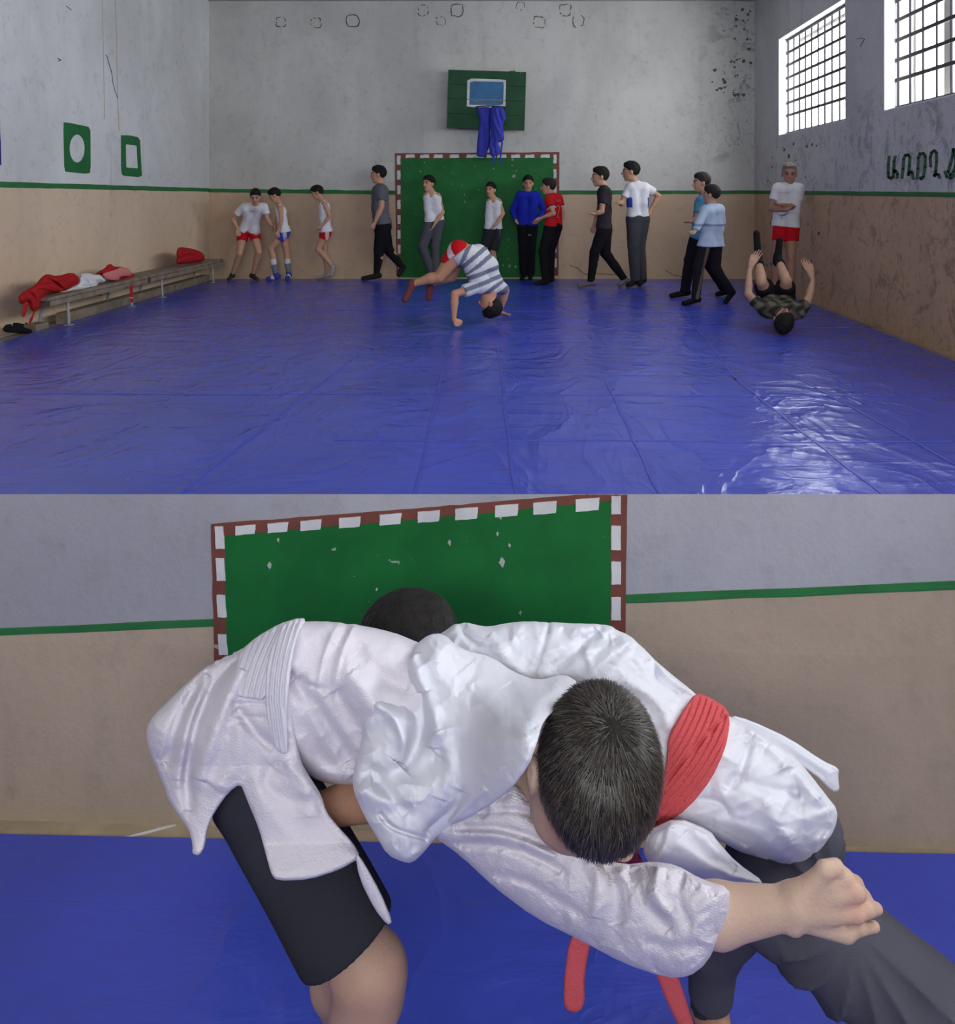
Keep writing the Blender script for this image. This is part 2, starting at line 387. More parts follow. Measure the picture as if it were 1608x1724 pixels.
# lower mat
mat2 = empty('wrestling_mat', (0, 1.4, ZLOW), 'blue vinyl wrestling mat on the lower floor under the two grapplers', 'mat')
E1 = [onfloor(px, 1404 + 34 * px / 1608, ZLOW) for px in (-560, 0, 804, 1608, 2400)]
pts = [(max(XL + .1, min(XR - .1, q[0])), q[1], ZLOW - .012) for q in E1] + [(XR - .1, YF + .3, ZLOW - .012), (XL + .1, YF + .3, ZLOW - .012)]
MB().prism(pts, (0, 0, .012)).build('vinyl_cover', m_mat, mat2)
a, c = onfloor(196, 1408, ZLOW), onfloor(290, 1384, ZLOW)
MB().prism([(a[0], a[1], ZLOW - .012), (a[0] + .02, a[1], ZLOW - .012), (c[0] + .012, c[1], ZLOW - .012), (c[0] - .006, c[1], ZLOW - .012)], (0, 0, .004)).build('floor_line', g_white, bpy.data.objects['floor_lower'])

# ---------------------------------------------------------------- paint on the hall walls
on = (0, -.004, 0)
paint('green_stripe', onback, [(350, 317.5), (668, 321), (1270, 320.5), (1270, 326.5), (668, 328), (350, 323.5)], g_line, WB, on, 22, .4)
paint('green_stripe', onleft, [(-150, 301), (0, 305.5), (355, 317), (355, 323), (0, 315.5), (-150, 312)], g_line, WLf, (.004, 0, 0), 22, .4)
paint('green_stripe', onright, [(1269, 320.5), (1608, 324), (1900, 327), (1900, 336), (1608, 332), (1269, 326.5)], g_line, WR, (-.004, 0, 0), 22, .4)
paint('goal_frame', onback, [(665, 258), (942, 256), (940, 464), (668, 464)], g_brown, WB, (0, -.006, 0), 14, .4)
paint('goal_panel', onback, [(675, 267), (932, 265), (930, 466), (676, 467)], g_green, WB, (0, -.008, 0), 14, .4)
dm = MB()
for xx in (684, 708, 731, 758, 786, 800, 820, 838, 861, 885, 911): dash(onback, [(xx, 260.5), (xx + 14, 260), (xx + 15, 265.5), (xx - 1, 266)], (0, -.010, 0))
for k in range(8):
    y0 = 262 + k * 25; dash(onback, [(668.5 + k * .25, y0), (674.5, y0), (674.5, y0 + 15), (668.5 + k * .25, y0 + 15)], (0, -.010, 0)); dash(onback, [(932, y0 - 2), (937, y0 - 2), (937, y0 + 13), (932, y0 + 13)], (0, -.010, 0))
dm.build('white_dashes', g_white, WB)
m_chip = pmat('bare_plaster', (150, 150, 140), False); m_crack = pmat('dark_plaster', (92, 90, 84), False)
for (x, y, s_) in ((715, 274, 1.3), (708, 289, 1.5), (831, 284, 1.6), (865, 297, 3.2), (863, 269, 2.2), (862, 279, 1.4), (869, 288, 1.3), (807, 320, 1.2), (782, 328, 1.5), (783, 340, 1.5), (858, 448, 2.5), (868, 449, 2.5), (847, 447, 1.8), (877, 446, 1.5), (857, 404, 1.3), (856, 436, 1.2), (800, 280, 1), (762, 310, 1), (778, 312, 1), (700, 360, 1), (720, 330, .9), (905, 300, 1)):
    paint('paint_chip', onback, [(x - s_, y), (x, y - s_ * 1.2), (x + s_, y - s_ * .2), (x + s_ * .2, y + s_)], m_chip, WB, (0, -.0095, 0), 3, .3)
def rings(plane, x, y, r, parent, off, broken=False):
    n = 16; o = []; q = []
    for i in range(n):
        a = i / n * 2 * math.pi; k = (abs(math.cos(a)) ** 4 + abs(math.sin(a)) ** 4) ** -.25; rr = r * k * rng.uniform(.86, 1.12)
        o.append(plane(x + rr * math.cos(a), y + rr * math.sin(a))); rr *= rng.uniform(.8, .92) ; q.append(plane(x + rr * math.cos(a), y + rr * math.sin(a)))
    m = MB()
    if broken:
        for i in range(n):
            if rng.rand() < .68: j = (i + 1) % n; m.prism([o[i], o[j], q[j], q[i]], off)
    else: m.ring(o, q, off)
    return m.build('plaster_scar', m_crack, parent)
for (x, y, r, br) in ((594, 35, 11.5, 0), (532, 39, 9, 1), (473, 37, 8.5, 1), (742, 35, 8, 1), (713, 18, 9.5, 1), (770, 17, 11.5, 0), (908, 37, 10, 1), (876, 10, 7, 1), (952, 17, 10, 1), (974, 36, 10, 1)):
    rings(onback, x, y, r, WB, (0, -.003, 0), br)
for _ in range(46):
    x = 1215 + rng.beta(2.2, 1.2) * 50; y = 10 + rng.rand() * 150; 
    if y > 110: x = 1195 + rng.rand() * 60
    s_ = rng.uniform(1, 4); pts = [(x + s_ * rng.uniform(.5, 1.4) * math.cos(t), y + s_ * rng.uniform(.4, 1.2) * math.sin(t)) for t in np.linspace(0, 6.28, 8)[:-1]]
    paint('damp_spot', onback, pts, m_crack, WB, (0, -.003, 0), 1, 0)
for _ in range(34):
    x = 1290 + rng.rand() * 90; y = 240 + rng.rand() * 75 if rng.rand() < .5 else 360 + rng.rand() * 90
    s_ = rng.uniform(1, 3.2); pts = [(x + s_ * .6 * rng.uniform(.5, 1.4) * math.cos(t), y + s_ * rng.uniform(.5, 1.6) * math.sin(t)) for t in np.linspace(0, 6.28, 8)[:-1]]
    paint('damp_spot', onright, pts, m_crack, WR, (-.003, 0, 0), 1, 0)
def strokes(plane, pts, wpx, off, mb):
    for (a, c) in zip(pts[:-1], pts[1:]):
        d = np.array(c, float) - a; L_ = np.linalg.norm(d) + 1e-6; n = np.array((-d[1], d[0])) / L_ * wpx / 2; e = d / L_ * wpx * .22
        mb.prism([plane(*(np.array(a) - e + n)), plane(*(np.array(c) + e + n)), plane(*(np.array(c) + e - n)), plane(*(np.array(a) - e - n))], off)
# cracks and trickle marks
mb_ = MB(); strokes(onleft, [(178, 92), (181, 98), (184, 110), (188, 123)], 1, (.003, 0, 0), mb_); strokes(onleft, [(188, 123), (190, 140), (194, 155), (198, 166)], .8, (.003, 0, 0), mb_); strokes(onleft, [(97, 98), (102, 101), (98, 103)], 1.4, (.003, 0, 0), mb_); strokes(onleft, [(111, 10), (120, 17)], 1, (.003, 0, 0), mb_)
mb_.build('wall_crack', m_crack, WLf)
mb_ = MB(); strokes(onback, [(960, 447), (972, 451), (985, 462), (1010, 461), (1050, 463)], 1, (0, -.003, 0), mb_); strokes(onback, [(1120, 455), (1135, 463), (1150, 466)], 1, (0, -.003, 0), mb_)
mb_.build('wall_crack', m_crack, WB)
mb_ = MB(); strokes(onright, [(1443, 66), (1450, 64), (1456, 66), (1452, 72), (1449, 78)], 1, (-.003, 0, 0), mb_); mb_.build('wall_crack', m_crack, WR)
m_trick = M('rusty_trickle', (190, 180, 160), 0.9, 0.05)
mb_ = MB(); strokes(onleft, [(194, 0), (196, 60), (197, 130), (200, 220)], 1.3, (.002, 0, 0), mb_); strokes(onleft, [(172, 0), (174, 90), (176, 200)], 1.0, (.002, 0, 0), mb_); mb_.build('trickle_mark', m_trick, WLf)
# painted signs on the left wall: board with a round hole, board with a square hole, the edge of a blue one
def resamp(poly, n):
    poly = [np.array(p, float) for p in poly]; seg = [np.linalg.norm(poly[(i + 1) % len(poly)] - p) for i, p in enumerate(poly)]; tot = sum(seg); out = []
    for k in range(n):
        d = tot * k / n; i = 0
        while d > seg[i]: d -= seg[i]; i += 1
        out.append(poly[i] + (poly[(i + 1) % len(poly)] - poly[i]) * d / seg[i])
    return out
def around(pts, c): return sorted(pts, key=lambda p: math.atan2(p[1] - c[1], p[0] - c[0]))
def rays(poly, c, n):
    out = []
    for k in range(n):
        a = -math.pi + 2 * math.pi * k / n; d = np.array((math.cos(a), math.sin(a))); best = None
        for i in range(len(poly)):
            p = np.array(poly[i], float) - c; q = np.array(poly[(i + 1) % len(poly)], float) - c; e = q - p; den = d[0] * e[1] - d[1] * e[0]
            if abs(den) < 1e-9: continue
            t = (p[0] * e[1] - p[1] * e[0]) / den; u = (p[0] * d[1] - p[1] * d[0]) / den
            if t > 0 and -1e-6 <= u <= 1 + 1e-6 and (best is None or t < best): best = t
        out.append(tuple(np.array(c) + d * best))
    return out
s1 = [(106.5, 206), (110, 205.5), (149, 213.5), (151.5, 217), (152, 290), (149, 293), (110, 289), (108, 285)]; c1 = (129.5, 250)
MB().ring([onleft(*p) for p in rays(s1, c1, 40)], [onleft(c1[0] + 13 * math.cos(-math.pi + 2 * math.pi * k / 40), c1[1] + 23.5 * math.sin(-math.pi + 2 * math.pi * k / 40)) for k in range(40)], (.005, 0, 0)).build('painted_sign', g_sign, WLf)
s2 = [(203.5, 227.5), (220, 228), (235, 232), (238.5, 296), (236, 298.5), (207, 296), (204, 293)]; c2 = (221.5, 263)
MB().ring([onleft(*p) for p in rays(s2, c2, 40)], [onleft(*p) for p in rays([(211, 243), (230, 245), (232, 283.5), (212, 282)], c2, 40)], (.005, 0, 0)).build('painted_sign', g_sign, WLf)
paint('painted_sign', onleft, [(-50, 190), (-1, 203), (1.5, 278), (-50, 276)], pmat('blue_sign_paint', (40, 40, 120), False), WLf, (.005, 0, 0), 4, .4)
# painted word on the right wall
g_txt = pmat('faded_green_lettering', (62, 98, 74), False)
mb_ = MB()
TX = lambda pts: [(1240 + x / 4.37, y / 4.37) for x, y in pts]
for ln in ([(1125, 1150), (1120, 1210), (1118, 1270), (1122, 1305), (1140, 1312), (1155, 1300), (1160, 1250), (1162, 1190), (1170, 1150)], [(1160, 1270), (1175, 1255), (1188, 1280), (1184, 1310)],
           [(1218, 1312), (1228, 1240), (1232, 1170), (1245, 1142), (1265, 1138), (1278, 1155), (1275, 1220), (1265, 1290)], [(1270, 1285), (1280, 1262), (1296, 1270), (1304, 1318)],
           [(1330, 1315), (1338, 1240), (1340, 1160), (1352, 1130), (1378, 1128), (1392, 1150), (1390, 1230), (1378, 1300), (1362, 1318), (1350, 1305)],
           [(1432, 1225), (1428, 1160), (1438, 1122), (1458, 1108), (1474, 1125), (1474, 1190), (1468, 1260), (1458, 1295), (1475, 1280), (1490, 1285), (1498, 1310)],
           [(1598, 1095), (1592, 1150), (1575, 1210), (1560, 1262), (1578, 1290), (1602, 1262), (1618, 1200), (1612, 1140), (1598, 1095)], [(1536, 1262), (1550, 1300), (1580, 1312), (1620, 1285), (1650, 1270)]):
    strokes(onright, TX(ln), 4.6, (-.004, 0, 0), mb_)
mb_.build('painted_lettering', g_txt, WR)

# ---------------------------------------------------------------- windows in the right wall
m_bar = M('grey_painted_steel', (60, 56, 62), 0.5, 0.05, metal=0.0); m_frm = M('old_white_window_paint', (196, 190, 182), 0.7, 0.06); m_rev = M('reveal_plaster', (226, 228, 226), 0.8, 0.05)
mg, nt, bb = newmat('window_glass'); nt.nodes.remove(bb)
tr = nt.nodes.new('ShaderNodeBsdfTransparent'); gl = N(nt, 'ShaderNodeBsdfGlossy', i_Roughness=0.05); mx = nt.nodes.new('ShaderNodeMixShader'); mx.inputs[0].default_value = 0.06
nt.links.new(tr.outputs[0], mx.inputs[1]); nt.links.new(gl.outputs[0], mx.inputs[2]); nt.links.new(mx.outputs[0], nt.nodes['Material Output'].inputs[0])
def window(i, y0, y1, z0, z1, nh, nv, cast):
    wn = tag(empty('window_%d' % i, (XR + .1, (y0 + y1) / 2, z0)), kind='structure')
    X = XR + .27
    fr = MB()
    for (a, c, d, e) in ((y0, y1, z0, z0 + .05), (y0, y1, z1 - .05, z1)): fr.box((X, a, d), (X + .05, c, e))
    fr.box((X, y0, z0 + .05), (X + .05, y0 + .05, z1 - .05)); fr.box((X, y1 - .05, z0 + .05), (X + .05, y1, z1 - .05))
    fr.build('window_frame', m_frm, wn)
    for q in cast: MB().box((X, q - .055, z0 + .05), (X + .06, q + .055, z1 - .05)).build('mullion', m_frm, wn)
    edges = [y0 + .05] + sorted(cast) + [y1 - .05]
    for a, c in zip(edges[:-1], edges[1:]): MB().box((X + .02, a, z0 + .05), (X + .026, c, z1 - .05)).build('pane', mg, wn)
    rv = MB(); e = .012   # rendered reveal lining
    rv.box((XR + .004, y0, z0), (X, y0 + e, z1)); rv.box((XR + .004, y1 - e, z0), (X, y1, z1)); rv.box((XR + .004, y0 + e, z0), (X, y1 - e, z0 + e)); rv.box((XR + .004, y0 + e, z1 - e), (X, y1 - e, z1)); rv.build('reveal', m_rev, wn)
    XB = XR + .10
    for k in range(nh):
        z = z0 + .1 + (z1 - z0 - .13) * k / (nh - 1) if k else z0 + .03
        MB().box((XB, y0 + .012, z - .016), (XB + .012, y1 - .012, z + .016)).build('bar', m_bar, wn)
    for k in range(nv):
        y = y0 + .03 + (y1 - y0 - .06) * k / (nv - 1)
        MB().tube([(XB + .02, y, z0 + .012), (XB + .02, y, z1 - .012)], .011, 6).build('bar', m_bar, wn)
    return wn
window(1, *WIN[0], 8, 11, (8.75,))
window(2, *WIN[1], 8, 11, (5.75, 6.75))
window(3, *WIN[2], 7, 16, (1.5, 2.9))  # unseen window nearer the lens, added and widened to brighten the interior

# ---------------------------------------------------------------- backboard with hoop
bbx = empty('basketball_backboard', onback(819, 215, YB - .2), 'dark green basketball backboard with blue painted square on the back wall', 'backboard')
yb = YB - .22; B = lambda x, y, d=0: P(x, y, yb - d)
gb = pmat('dark_green_board_paint', (34, 82, 52), True, 30, .62, .12)
q = [(755, 117), (886, 121), (883, 220), (752, 215)]
pl = 4
for k in range(pl):     # four boards side by side, butted
    t0, t1 = k / pl, (k + 1) / pl; lerp = lambda a, c, t: (a[0] + (c[0] - a[0]) * t, a[1] + (c[1] - a[1]) * t)
    g_ = .002; pts = [lerp(q[0], q[3], t0 + g_), lerp(q[1], q[2], t0 + g_), lerp(q[1], q[2], t1 - g_), lerp(q[0], q[3], t1 - g_)]
    MB().prism([B(*p) for p in pts], (0, .03, 0)).build('plank', gb, bbx, bevel=.002)
for sx in (775, 863): MB().prism([P(sx - 5, 119, yb + .03), P(sx + 5, 119, yb + .03), P(sx + 5, 216, yb + .03), P(sx - 5, 216, yb + .03)], (0, .189, 0)).build('mounting_batten', M('old_timber', (120, 105, 85)), bbx)
wq = [(787, 132), (852, 134), (851, 182), (786, 180)]; iq = [(791.5, 136.5), (848.5, 138), (847, 177.5), (790, 176.5)]; cc = (819, 157)
MB().ring([B(*p, 0) for p in rays(wq, cc, 32)], [B(*p, 0) for p in rays(iq, cc, 32)], (0, -.004, 0)).build('painted_square', g_white, bbx)
MB().prism([B(*p) for p in iq], (0, -.003, 0)).build('painted_centre', pmat('blue_board_paint', (62, 116, 160), True, 60, .6), bbx)
mb_ = MB(); strokes(lambda x, y: B(x, y), [(787, 167), (800, 168.5), (820, 167.5), (851, 169.5)], 1.6, (0, -.006, 0), mb_); strokes(lambda x, y: B(x, y), [(800, 170), (810, 175), (822, 177)], 1.2, (0, -.006, 0), mb_); mb_.build('paint_scratch', M('scratch', (150, 130, 110)), bbx)
hc = B(826, 181, .28); R_ = .2
MB().tube([hc + (R_ * math.cos(t), R_ * math.sin(t), 0) for t in np.linspace(0, 2 * math.pi, 25)], .009, 6).build('hoop', m_bar, bbx)
MB().tube([hc + (-.08, R_ - .01, 0), hc + (-.08, .28, 0)], .01, 6).build('bracket', m_bar, bbx)
MB().tube([hc + (.08, R_ - .01, 0), hc + (.08, .28, 0)], .01, 6).build('bracket', m_bar, bbx)
MB().tube([B(800, 184, .2), B(812, 200, 0)], .006, 6).build('stay', m_bar, bbx)

# ---------------------------------------------------------------- benches along the left wall
m_wood = M('weathered_bench_wood', (146, 132, 114), 0.8, 0.16, 9, 0.003, 30); m_leg = M('scuffed_steel_tube', (150, 150, 155), 0.4, 0.05)
def bench(name, y0, y1, xo, label, zt=.29):
    r = empty(name, (xo - .12, (y0 + y1) / 2, 0), label, 'bench', 'low wooden benches along the left wall')
    for k in range(2):
        xa = xo - .15 * k - .14; MB().prism([(xa, y0, zt - .028), (xa + .135, y0 + .01 * k, zt - .028), (xa + .135 - .08 * (y1 - y0) / 5, y1, zt - .028), (xa - .08 * (y1 - y0) / 5, y1, zt - .028)], (0, 0, .03)).build('plank', m_wood, r, bevel=.004)
    MB().prism([(xo - .005, y0 + .02, zt - .075), (xo + .003, y0 + .02, zt - .075), (xo + .003 - .08 * (y1 - y0) / 5, y1 - .02, zt - .075), (xo - .02 - .08 * (y1 - y0) / 5, y1 - .02, zt - .075)], (0, 0, .045)).build('side_rail', m_wood, r)
    for y in (y0 + .35, y1 - .35):
        dx = -.08 * (y - y0) / 5
        for sx, tx in ((xo - .03 + dx, .03), (xo - .24 + dx, -.03)):
            MB().tube([(sx, y, zt - .03), (sx + tx, y - .03, .012)], .013, 8).box((sx + tx - .03, y - .06, .002), (sx + tx + .03, y, .012)).build('leg', m_leg, r)
        MB().box((xo - .26 + dx, y - .015, zt - .06), (xo - .01 + dx, y + .015, zt - .03)).build('cross_brace', m_leg, r)
    return r
bench('bench', 7.1, 9.0, XL + .42, 'low weathered wooden bench piled with clothes, nearer one along the left wall')
bench('bench', 9.06, 11.3, XL + .38, 'low weathered wooden bench with a red bundle at its far end, left wall')
z_ = -.02
bm_ = MB(); bm_.prism([(XL + .13, 7.7, -.035), (XL + .25, 7.7, -.035), (XL + .15, 11.3, -.035), (XL + .03, 11.3, -.035)], (0, 0, .11)); tag(bm_.build('wooden_beam', m_wood, None, bevel=.006), 'long grey timber beam lying on the floor beneath the benches', 'beam')
tag(MB().prism([(XL + .14, 7.2, -.035), (XL + .27, 7.18, -.035), (XL + .27, 7.36, -.035), (XL + .14, 7.37, -.035)], (0, 0, .08)).build('wood_block', m_wood, None, bevel=.006), 'short grey timber block on the floor under the near end of the bench', 'block')
m_wline = M('white_floor_line', (200, 198, 190), 0.8)
a, c = onfloor(0, 566, -.035), onfloor(90, 544, -.035)
MB().prism([(XL + .02, 5.4, -.035), (XL + .08, 5.4, -.035), (XL + .08, 7.6, -.035), (XL + .02, 7.6, -.035)], (0, 0, .003)).build('floor_line', m_wline, FL)
# ---------------------------------------------------------------- people
SKIN = (196, 150, 122)
m_skin = M('skin', SKIN, 0.6, 0.04, 12, vcol=True, spec=0.35)
m_cloth = M('cotton_cloth', (200, 200, 200), 0.95, 0.04, 10, bump=0.0015, bsc=25, vcol=True, spec=0.12)
m_hair = M('dark_hair', (30, 26, 25), 0.75, 0.15, 60, bump=0.003, bsc=90, vcol=True, spec=0.3)
m_shoe = M('shoe_and_sock', (40, 40, 45), 0.8, 0.08, 20, vcol=True, spec=0.2)
def unit(v): v = np.array(v, float); return v / (np.linalg.norm(v) + 1e-9)
def frame_from(fwd, up):
    f = unit(fwd); l = unit(np.cross(up, f)); u = np.cross(f, l); return np.array([f, l, u])
def const(c):
    c = np.array(lin(c)); return lambda v: np.tile(c, (len(v), 1))
def hand_prims(w, f, lat, s):
    d = f - w; L = np.linalg.norm(d); d = d / L; lat = unit(lat - d * (lat @ d)); nrm = np.cross(d, lat); out = []
    pc = w + d * L * .45
    out.append((w, pc + lat * .012 * s, .017 * s, .016 * s)); out.append((w, pc - lat * .012 * s, .017 * s, .016 * s))
    for i, q in enumerate((-.024, -.008, .008, .024)):
        b0 = w + d * L * .45 + lat * q * s; ln = (.48, .55, .53, .42)[i] * L
        mid = b0 + d * ln * .5 + lat * q * s * .25; out.append((b0, mid, .0085 * s, .008 * s)); out.append((mid, mid + d * ln * .45 + nrm * ln * .18, .008 * s, .0065 * s))
    t0 = w + d * L * .15 + lat * .018 * s; t1 = t0 + d * L * .25 + lat * .022 * s; out.append((t0, t1, .011 * s, .009 * s)); out.append((t1, t1 + d * L * .22 + lat * .005, .009 * s, .0075 * s))
    return out
def person(label, Z, Y0, J, face, top, bot, feet, hair=(24, 20, 20), s=1.0, build=1.0, pitch=0, roll=0, upv=None, group=None, skin=SKIN, hs=1.0, hairlen=1.0, snap=True, vox=.0068, extra=None, hemdrop=0.0, spine=None):
    ox, oy, k = Z
    W = {}
    for key, v in J.items(): W[key] = P(ox + v[0] / k, oy + v[1] / k, Y0 + (v[2] if len(v) > 2 else 0))
    if snap:
        for q in '12':
            if abs(W['t' + q][2]) < .30 and not (len(J['t' + q]) > 3): W['t' + q][2] = .028 * s
            elif W['t' + q][2] < .03 * s: W['t' + q][2] = .03 * s
            W['a' + q][2] = max(W['a' + q][2], .055 * s)
            if len(J['t' + q]) < 4:
                W['a' + q][2] = min(W['a' + q][2], .075 * s); dv = W['t' + q][:2] - W['a' + q][:2]; dn = np.linalg.norm(dv)
                W['t' + q][:2] = W['a' + q][:2] + dv / dn * min(max(dn, .13 * s), .175 * s)
    sh = (W['s1'] + W['s2']) / 2; pv = W['pv']
    ax = unit(sh - pv)
    if 'p1' not in W:
        lt = W['s1'] - W['s2']; lt = unit(lt - ax * (lt @ ax)); W['p1'] = pv + lt * .075 * s * build; W['p2'] = pv - lt * .075 * s * build
    lat = unit(W['s1'] - W['s2'])
    sp = [P(ox + v[0] / k, oy + v[1] / k, Y0 + (v[2] if len(v) > 2 else 0)) for v in (spine or [])]
    if not sp: sp = [(sh * .45 + pv * .55)]
    base = np.array([pv[0], pv[1], 0.0])
    root = empty('person', tuple(base), label, 'person', group)
    allp = np.array(list(W.values()) + sp); lo = allp.min(0) - .22 * s; hi = allp.max(0) + .22 * s; lo[2] = max(lo[2], -.012)
    # head frame
    fa = math.radians(face); fwd = np.array([math.sin(fa), -math.cos(fa), 0]); up = np.array([0, 0, 1.0])
    if upv is not None: up = unit(upv); fwd = unit(fwd - up * (fwd @ up))
    pr = math.radians(pitch); f2 = fwd * math.cos(pr) - up * math.sin(pr); u2 = up * math.cos(pr) + fwd * math.sin(pr)
    fr = frame_from(f2, u2)
    if roll: r = math.radians(roll); fr = np.array([fr[0], fr[1] * math.cos(r) + fr[2] * math.sin(r), fr[2] * math.cos(r) - fr[1] * math.sin(r)])
    hc = W['hd']; H = hs * s
    hp = lambda f, l, u: hc + (fr[0] * f + fr[1] * l + fr[2] * u) * H
    bw = .062 * s * build; g0 = Field(lo, hi, vox)
    def torso(fd, g=0.0, k_=.035, shoulders=True):
        chain1 = [W['s1'] * .82 + W['s2'] * .18 - ax * .035 * s] + [m + lat * .058 * s * build for m in sp] + [W['p1']]
        chain2 = [W['s2'] * .82 + W['s1'] * .18 - ax * .035 * s] + [m - lat * .058 * s * build for m in sp] + [W['p2']]
        rr = [bw + g + .006 * s] + [bw * 1.02 + g] * len(sp) + [bw * 1.12 + g]
        for ch in (chain1, chain2):
            for i in range(len(ch) - 1): fd.cone(ch[i], ch[i + 1], rr[i], rr[i + 1], k_ * s)
        if shoulders: fd.cone(W['s1'] * .9 + W['s2'] * .1, W['s2'] * .9 + W['s1'] * .1, .046 * s + g, .046 * s + g, k_ * s); fd.cone(W['nk'] - (W['nk'] - sh) * .4, sh, .04 * s + g, .055 * s + g, .03)
    torso(g0)
    g0.cone(sh, W['nk'], .046 * s * build ** .5, .04 * s * build ** .5, .03 * s); g0.cone(W['nk'], hp(-.015, 0, -.04), .041 * s * build ** .5, .04 * s, .02)
    ab = build ** .6
    for q in '12':
        if 'e' + q not in W: continue
        g0.cone(W['s' + q], W['e' + q], .042 * s * ab, .032 * s * ab, .02); m = W['e' + q] * .65 + W['w' + q] * .35
        g0.cone(W['e' + q], m, .032 * s * ab, .033 * s * ab, .008); g0.cone(m, W['w' + q], .033 * s * ab, .021 * s, .008)
        if 'f' + q in W:
            for (a, b_, ra, rb) in hand_prims(W['w' + q], W['f' + q], (lat if q == '1' else -lat) * .5 + f2 * .6, s): g0.cone(a, b_, ra, rb, .006)
    for q in '12':
        g0.cone(W['p' + q], W['k' + q], .076 * s * build, .048 * s * ab, .03); m = W['k' + q] * .68 + W['a' + q] * .32 - unit(W['t' + q] - W['a' + q]) * .012 * s
        g0.cone(W['k' + q], m, .046 * s * ab, .048 * s * ab, .012); g0.cone(m, W['a' + q], .048 * s * ab, .027 * s, .012)
        t = W['t' + q]; a = W['a' + q]; he = a - (t - a) * .22 - np.array([0, 0, .02 * s]); he = he - np.array([0, 0, max(0, 0)])
        if snap: he[2] = max(he[2], .028 * s)
        g0.cone(he, t, .03 * s, .024 * s, .02)
    # head
    hr = lambda r: np.array(r) * H
    g0.ell(hp(-.012, 0, .028), fr, hr((.093, .074, .088)), .01); g0.ell(hp(.022, 0, -.03), fr, hr((.064, .057, .085)), .02)
    g0.ell(hp(.05, 0, -.095), fr, hr((.024, .026, .022)), .02); g0.cone(hp(.083, 0, .004), hp(.100, 0, -.032), .009 * H, .014 * H, .008)
    g0.ell(hp(.078, .0, .018), fr, hr((.014, .05, .010)), .012)
    for sg in (-1, 1):
        g0.ell(hp(.088, .032 * sg, .0), fr, hr((.014, .018, .011)), 0, cut=True); g0.ell(hp(.074, .031 * sg, -.001), fr, hr((.012, .014, .010)), .004)
        g0.ell(hp(-.01, .074 * sg, -.012), fr, hr((.018, .011, .032)), .006)
    g0.ell(hp(.078, 0, -.062), fr, hr((.012, .022, .009)), .008)
    sk = np.array(lin(skin)); brow = np.array(lin((104, 78, 64))); lip = np.array(lin((170, 105, 95)))
    def colf(v):
        c = np.tile(sk, (len(v), 1)); q = (v - hc) @ fr.T / H
        f, l, u = q[:, 0], np.abs(q[:, 1]), q[:, 2]; front = (f > .045) & (np.abs(u) < .14)
        c[front & (l > .012) & (l < .052) & (u > .014) & (u < .030)] = brow
        c[front & (l > .020) & (l < .042) & (u > -.007) & (u < .006)] = brow * .35
        c[front & (l < .024) & (u > -.069) & (u < -.055)] = lip
        return c
    bo = g0.build('body', m_skin, root, colf)
    if not snap:
        mz = min(v.co.z for v in bo.data.vertices) + base[2]
    # hair
    lo_h, hi_h = hc - .17 * H, hc + .17 * H
    hf = Field(lo_h, hi_h, vox * .8); hf.ell(hp(-.016, 0, .03), fr, hr((.097 + .004 * hairlen, .076 + .004 * hairlen, .091 + .005 * hairlen)), 0)
    hf.ell(hp(.02, 0, .085), fr, hr((.062, .055, .026 * hairlen + .006)), .02)
    hf.wrinkle(.003 * H, 160, int(abs(hc[0]) * 1000), (1, 1, 1))
    hf.plane(hp(0, 0, .002 - .008 * hairlen), fr[2] - .72 * fr[0])
    hf.build('hair', m_hair, root, const(hair))
    # top
    lnk = np.linalg.norm(W['nk'] - sh)
    if top:
        kind = top['k']; g = top.get('g', .014) * s; gf = Field(lo, hi, vox)
        torso(gf, g, shoulders=kind != 'tank')
        if kind in ('tee', 'long', 'gi'):
            fr_ = {'tee': .62, 'long': 1.0, 'gi': 1.0}[kind]
            for q in '12':
                if 'e' + q not in W: continue
                a, e_, w_ = W['s' + q], W['e' + q], W['w' + q]
                ro = (.016 if kind != 'gi' else .022) * s
                if kind == 'tee': gf.cone(a * .98 + sh * .02, a + (e_ - a) * fr_, .048 * s * ab + g * .4, .044 * s * ab + ro * .7, .02, flat=True)
                else: gf.cone(a, e_, .042 * s * ab + g, .034 * s * ab + ro * .8, .02); gf.cone(e_, e_ + (w_ - e_) * top.get('cuff', .93), .033 * s * ab + ro * .8, .023 * s + ro * .9, .012, flat=True)
        if kind == 'tank':
            for sg, q in ((1, 's1'), (-1, 's2')):
                c_ = W[q]; gf.cone(c_ + ax * .02 * s, c_ - ax * .06 * s, .052 * s, .04 * s, 0, cut=True)
                inn = W[q] * .80 + W['s2' if q == 's1' else 's1'] * .20
                for dd in (f2, -f2):
                    gf.cone(inn + ax * .042 * s, inn + dd * (bw + g) * .8 - ax * .085 * s, .019 * s, .026 * s, .012)
            gf.ell(sh + ax * .03 * s, np.array([unit(np.cross(lat, ax)), lat, ax]), np.array((.12, .036, .07)) * s, 0, cut=True)
        for q in '12':  # the skirt of the top falls over the hips
            dwn = W['p' + q] - ax * (.03 * s + hemdrop); gf.cone(W['p' + q] + ax * .03 * s, dwn, bw * 1.12 + g + .008, bw * 1.2 + g + .014 + hemdrop * .5, .02)
        wa = top.get('wr', .004); gf.wrinkle(wa * s, 38, int(abs(hc[0]) * 777) + 3)
        gf.plane(pv - ax * (.02 * s + hemdrop) + ax * top.get('hem', 0) * s, ax)
        gf.cone(sh, W['nk'] + (W['nk'] - sh) * .6, .047 * s * build ** .5, .05 * s, 0, cut=True)
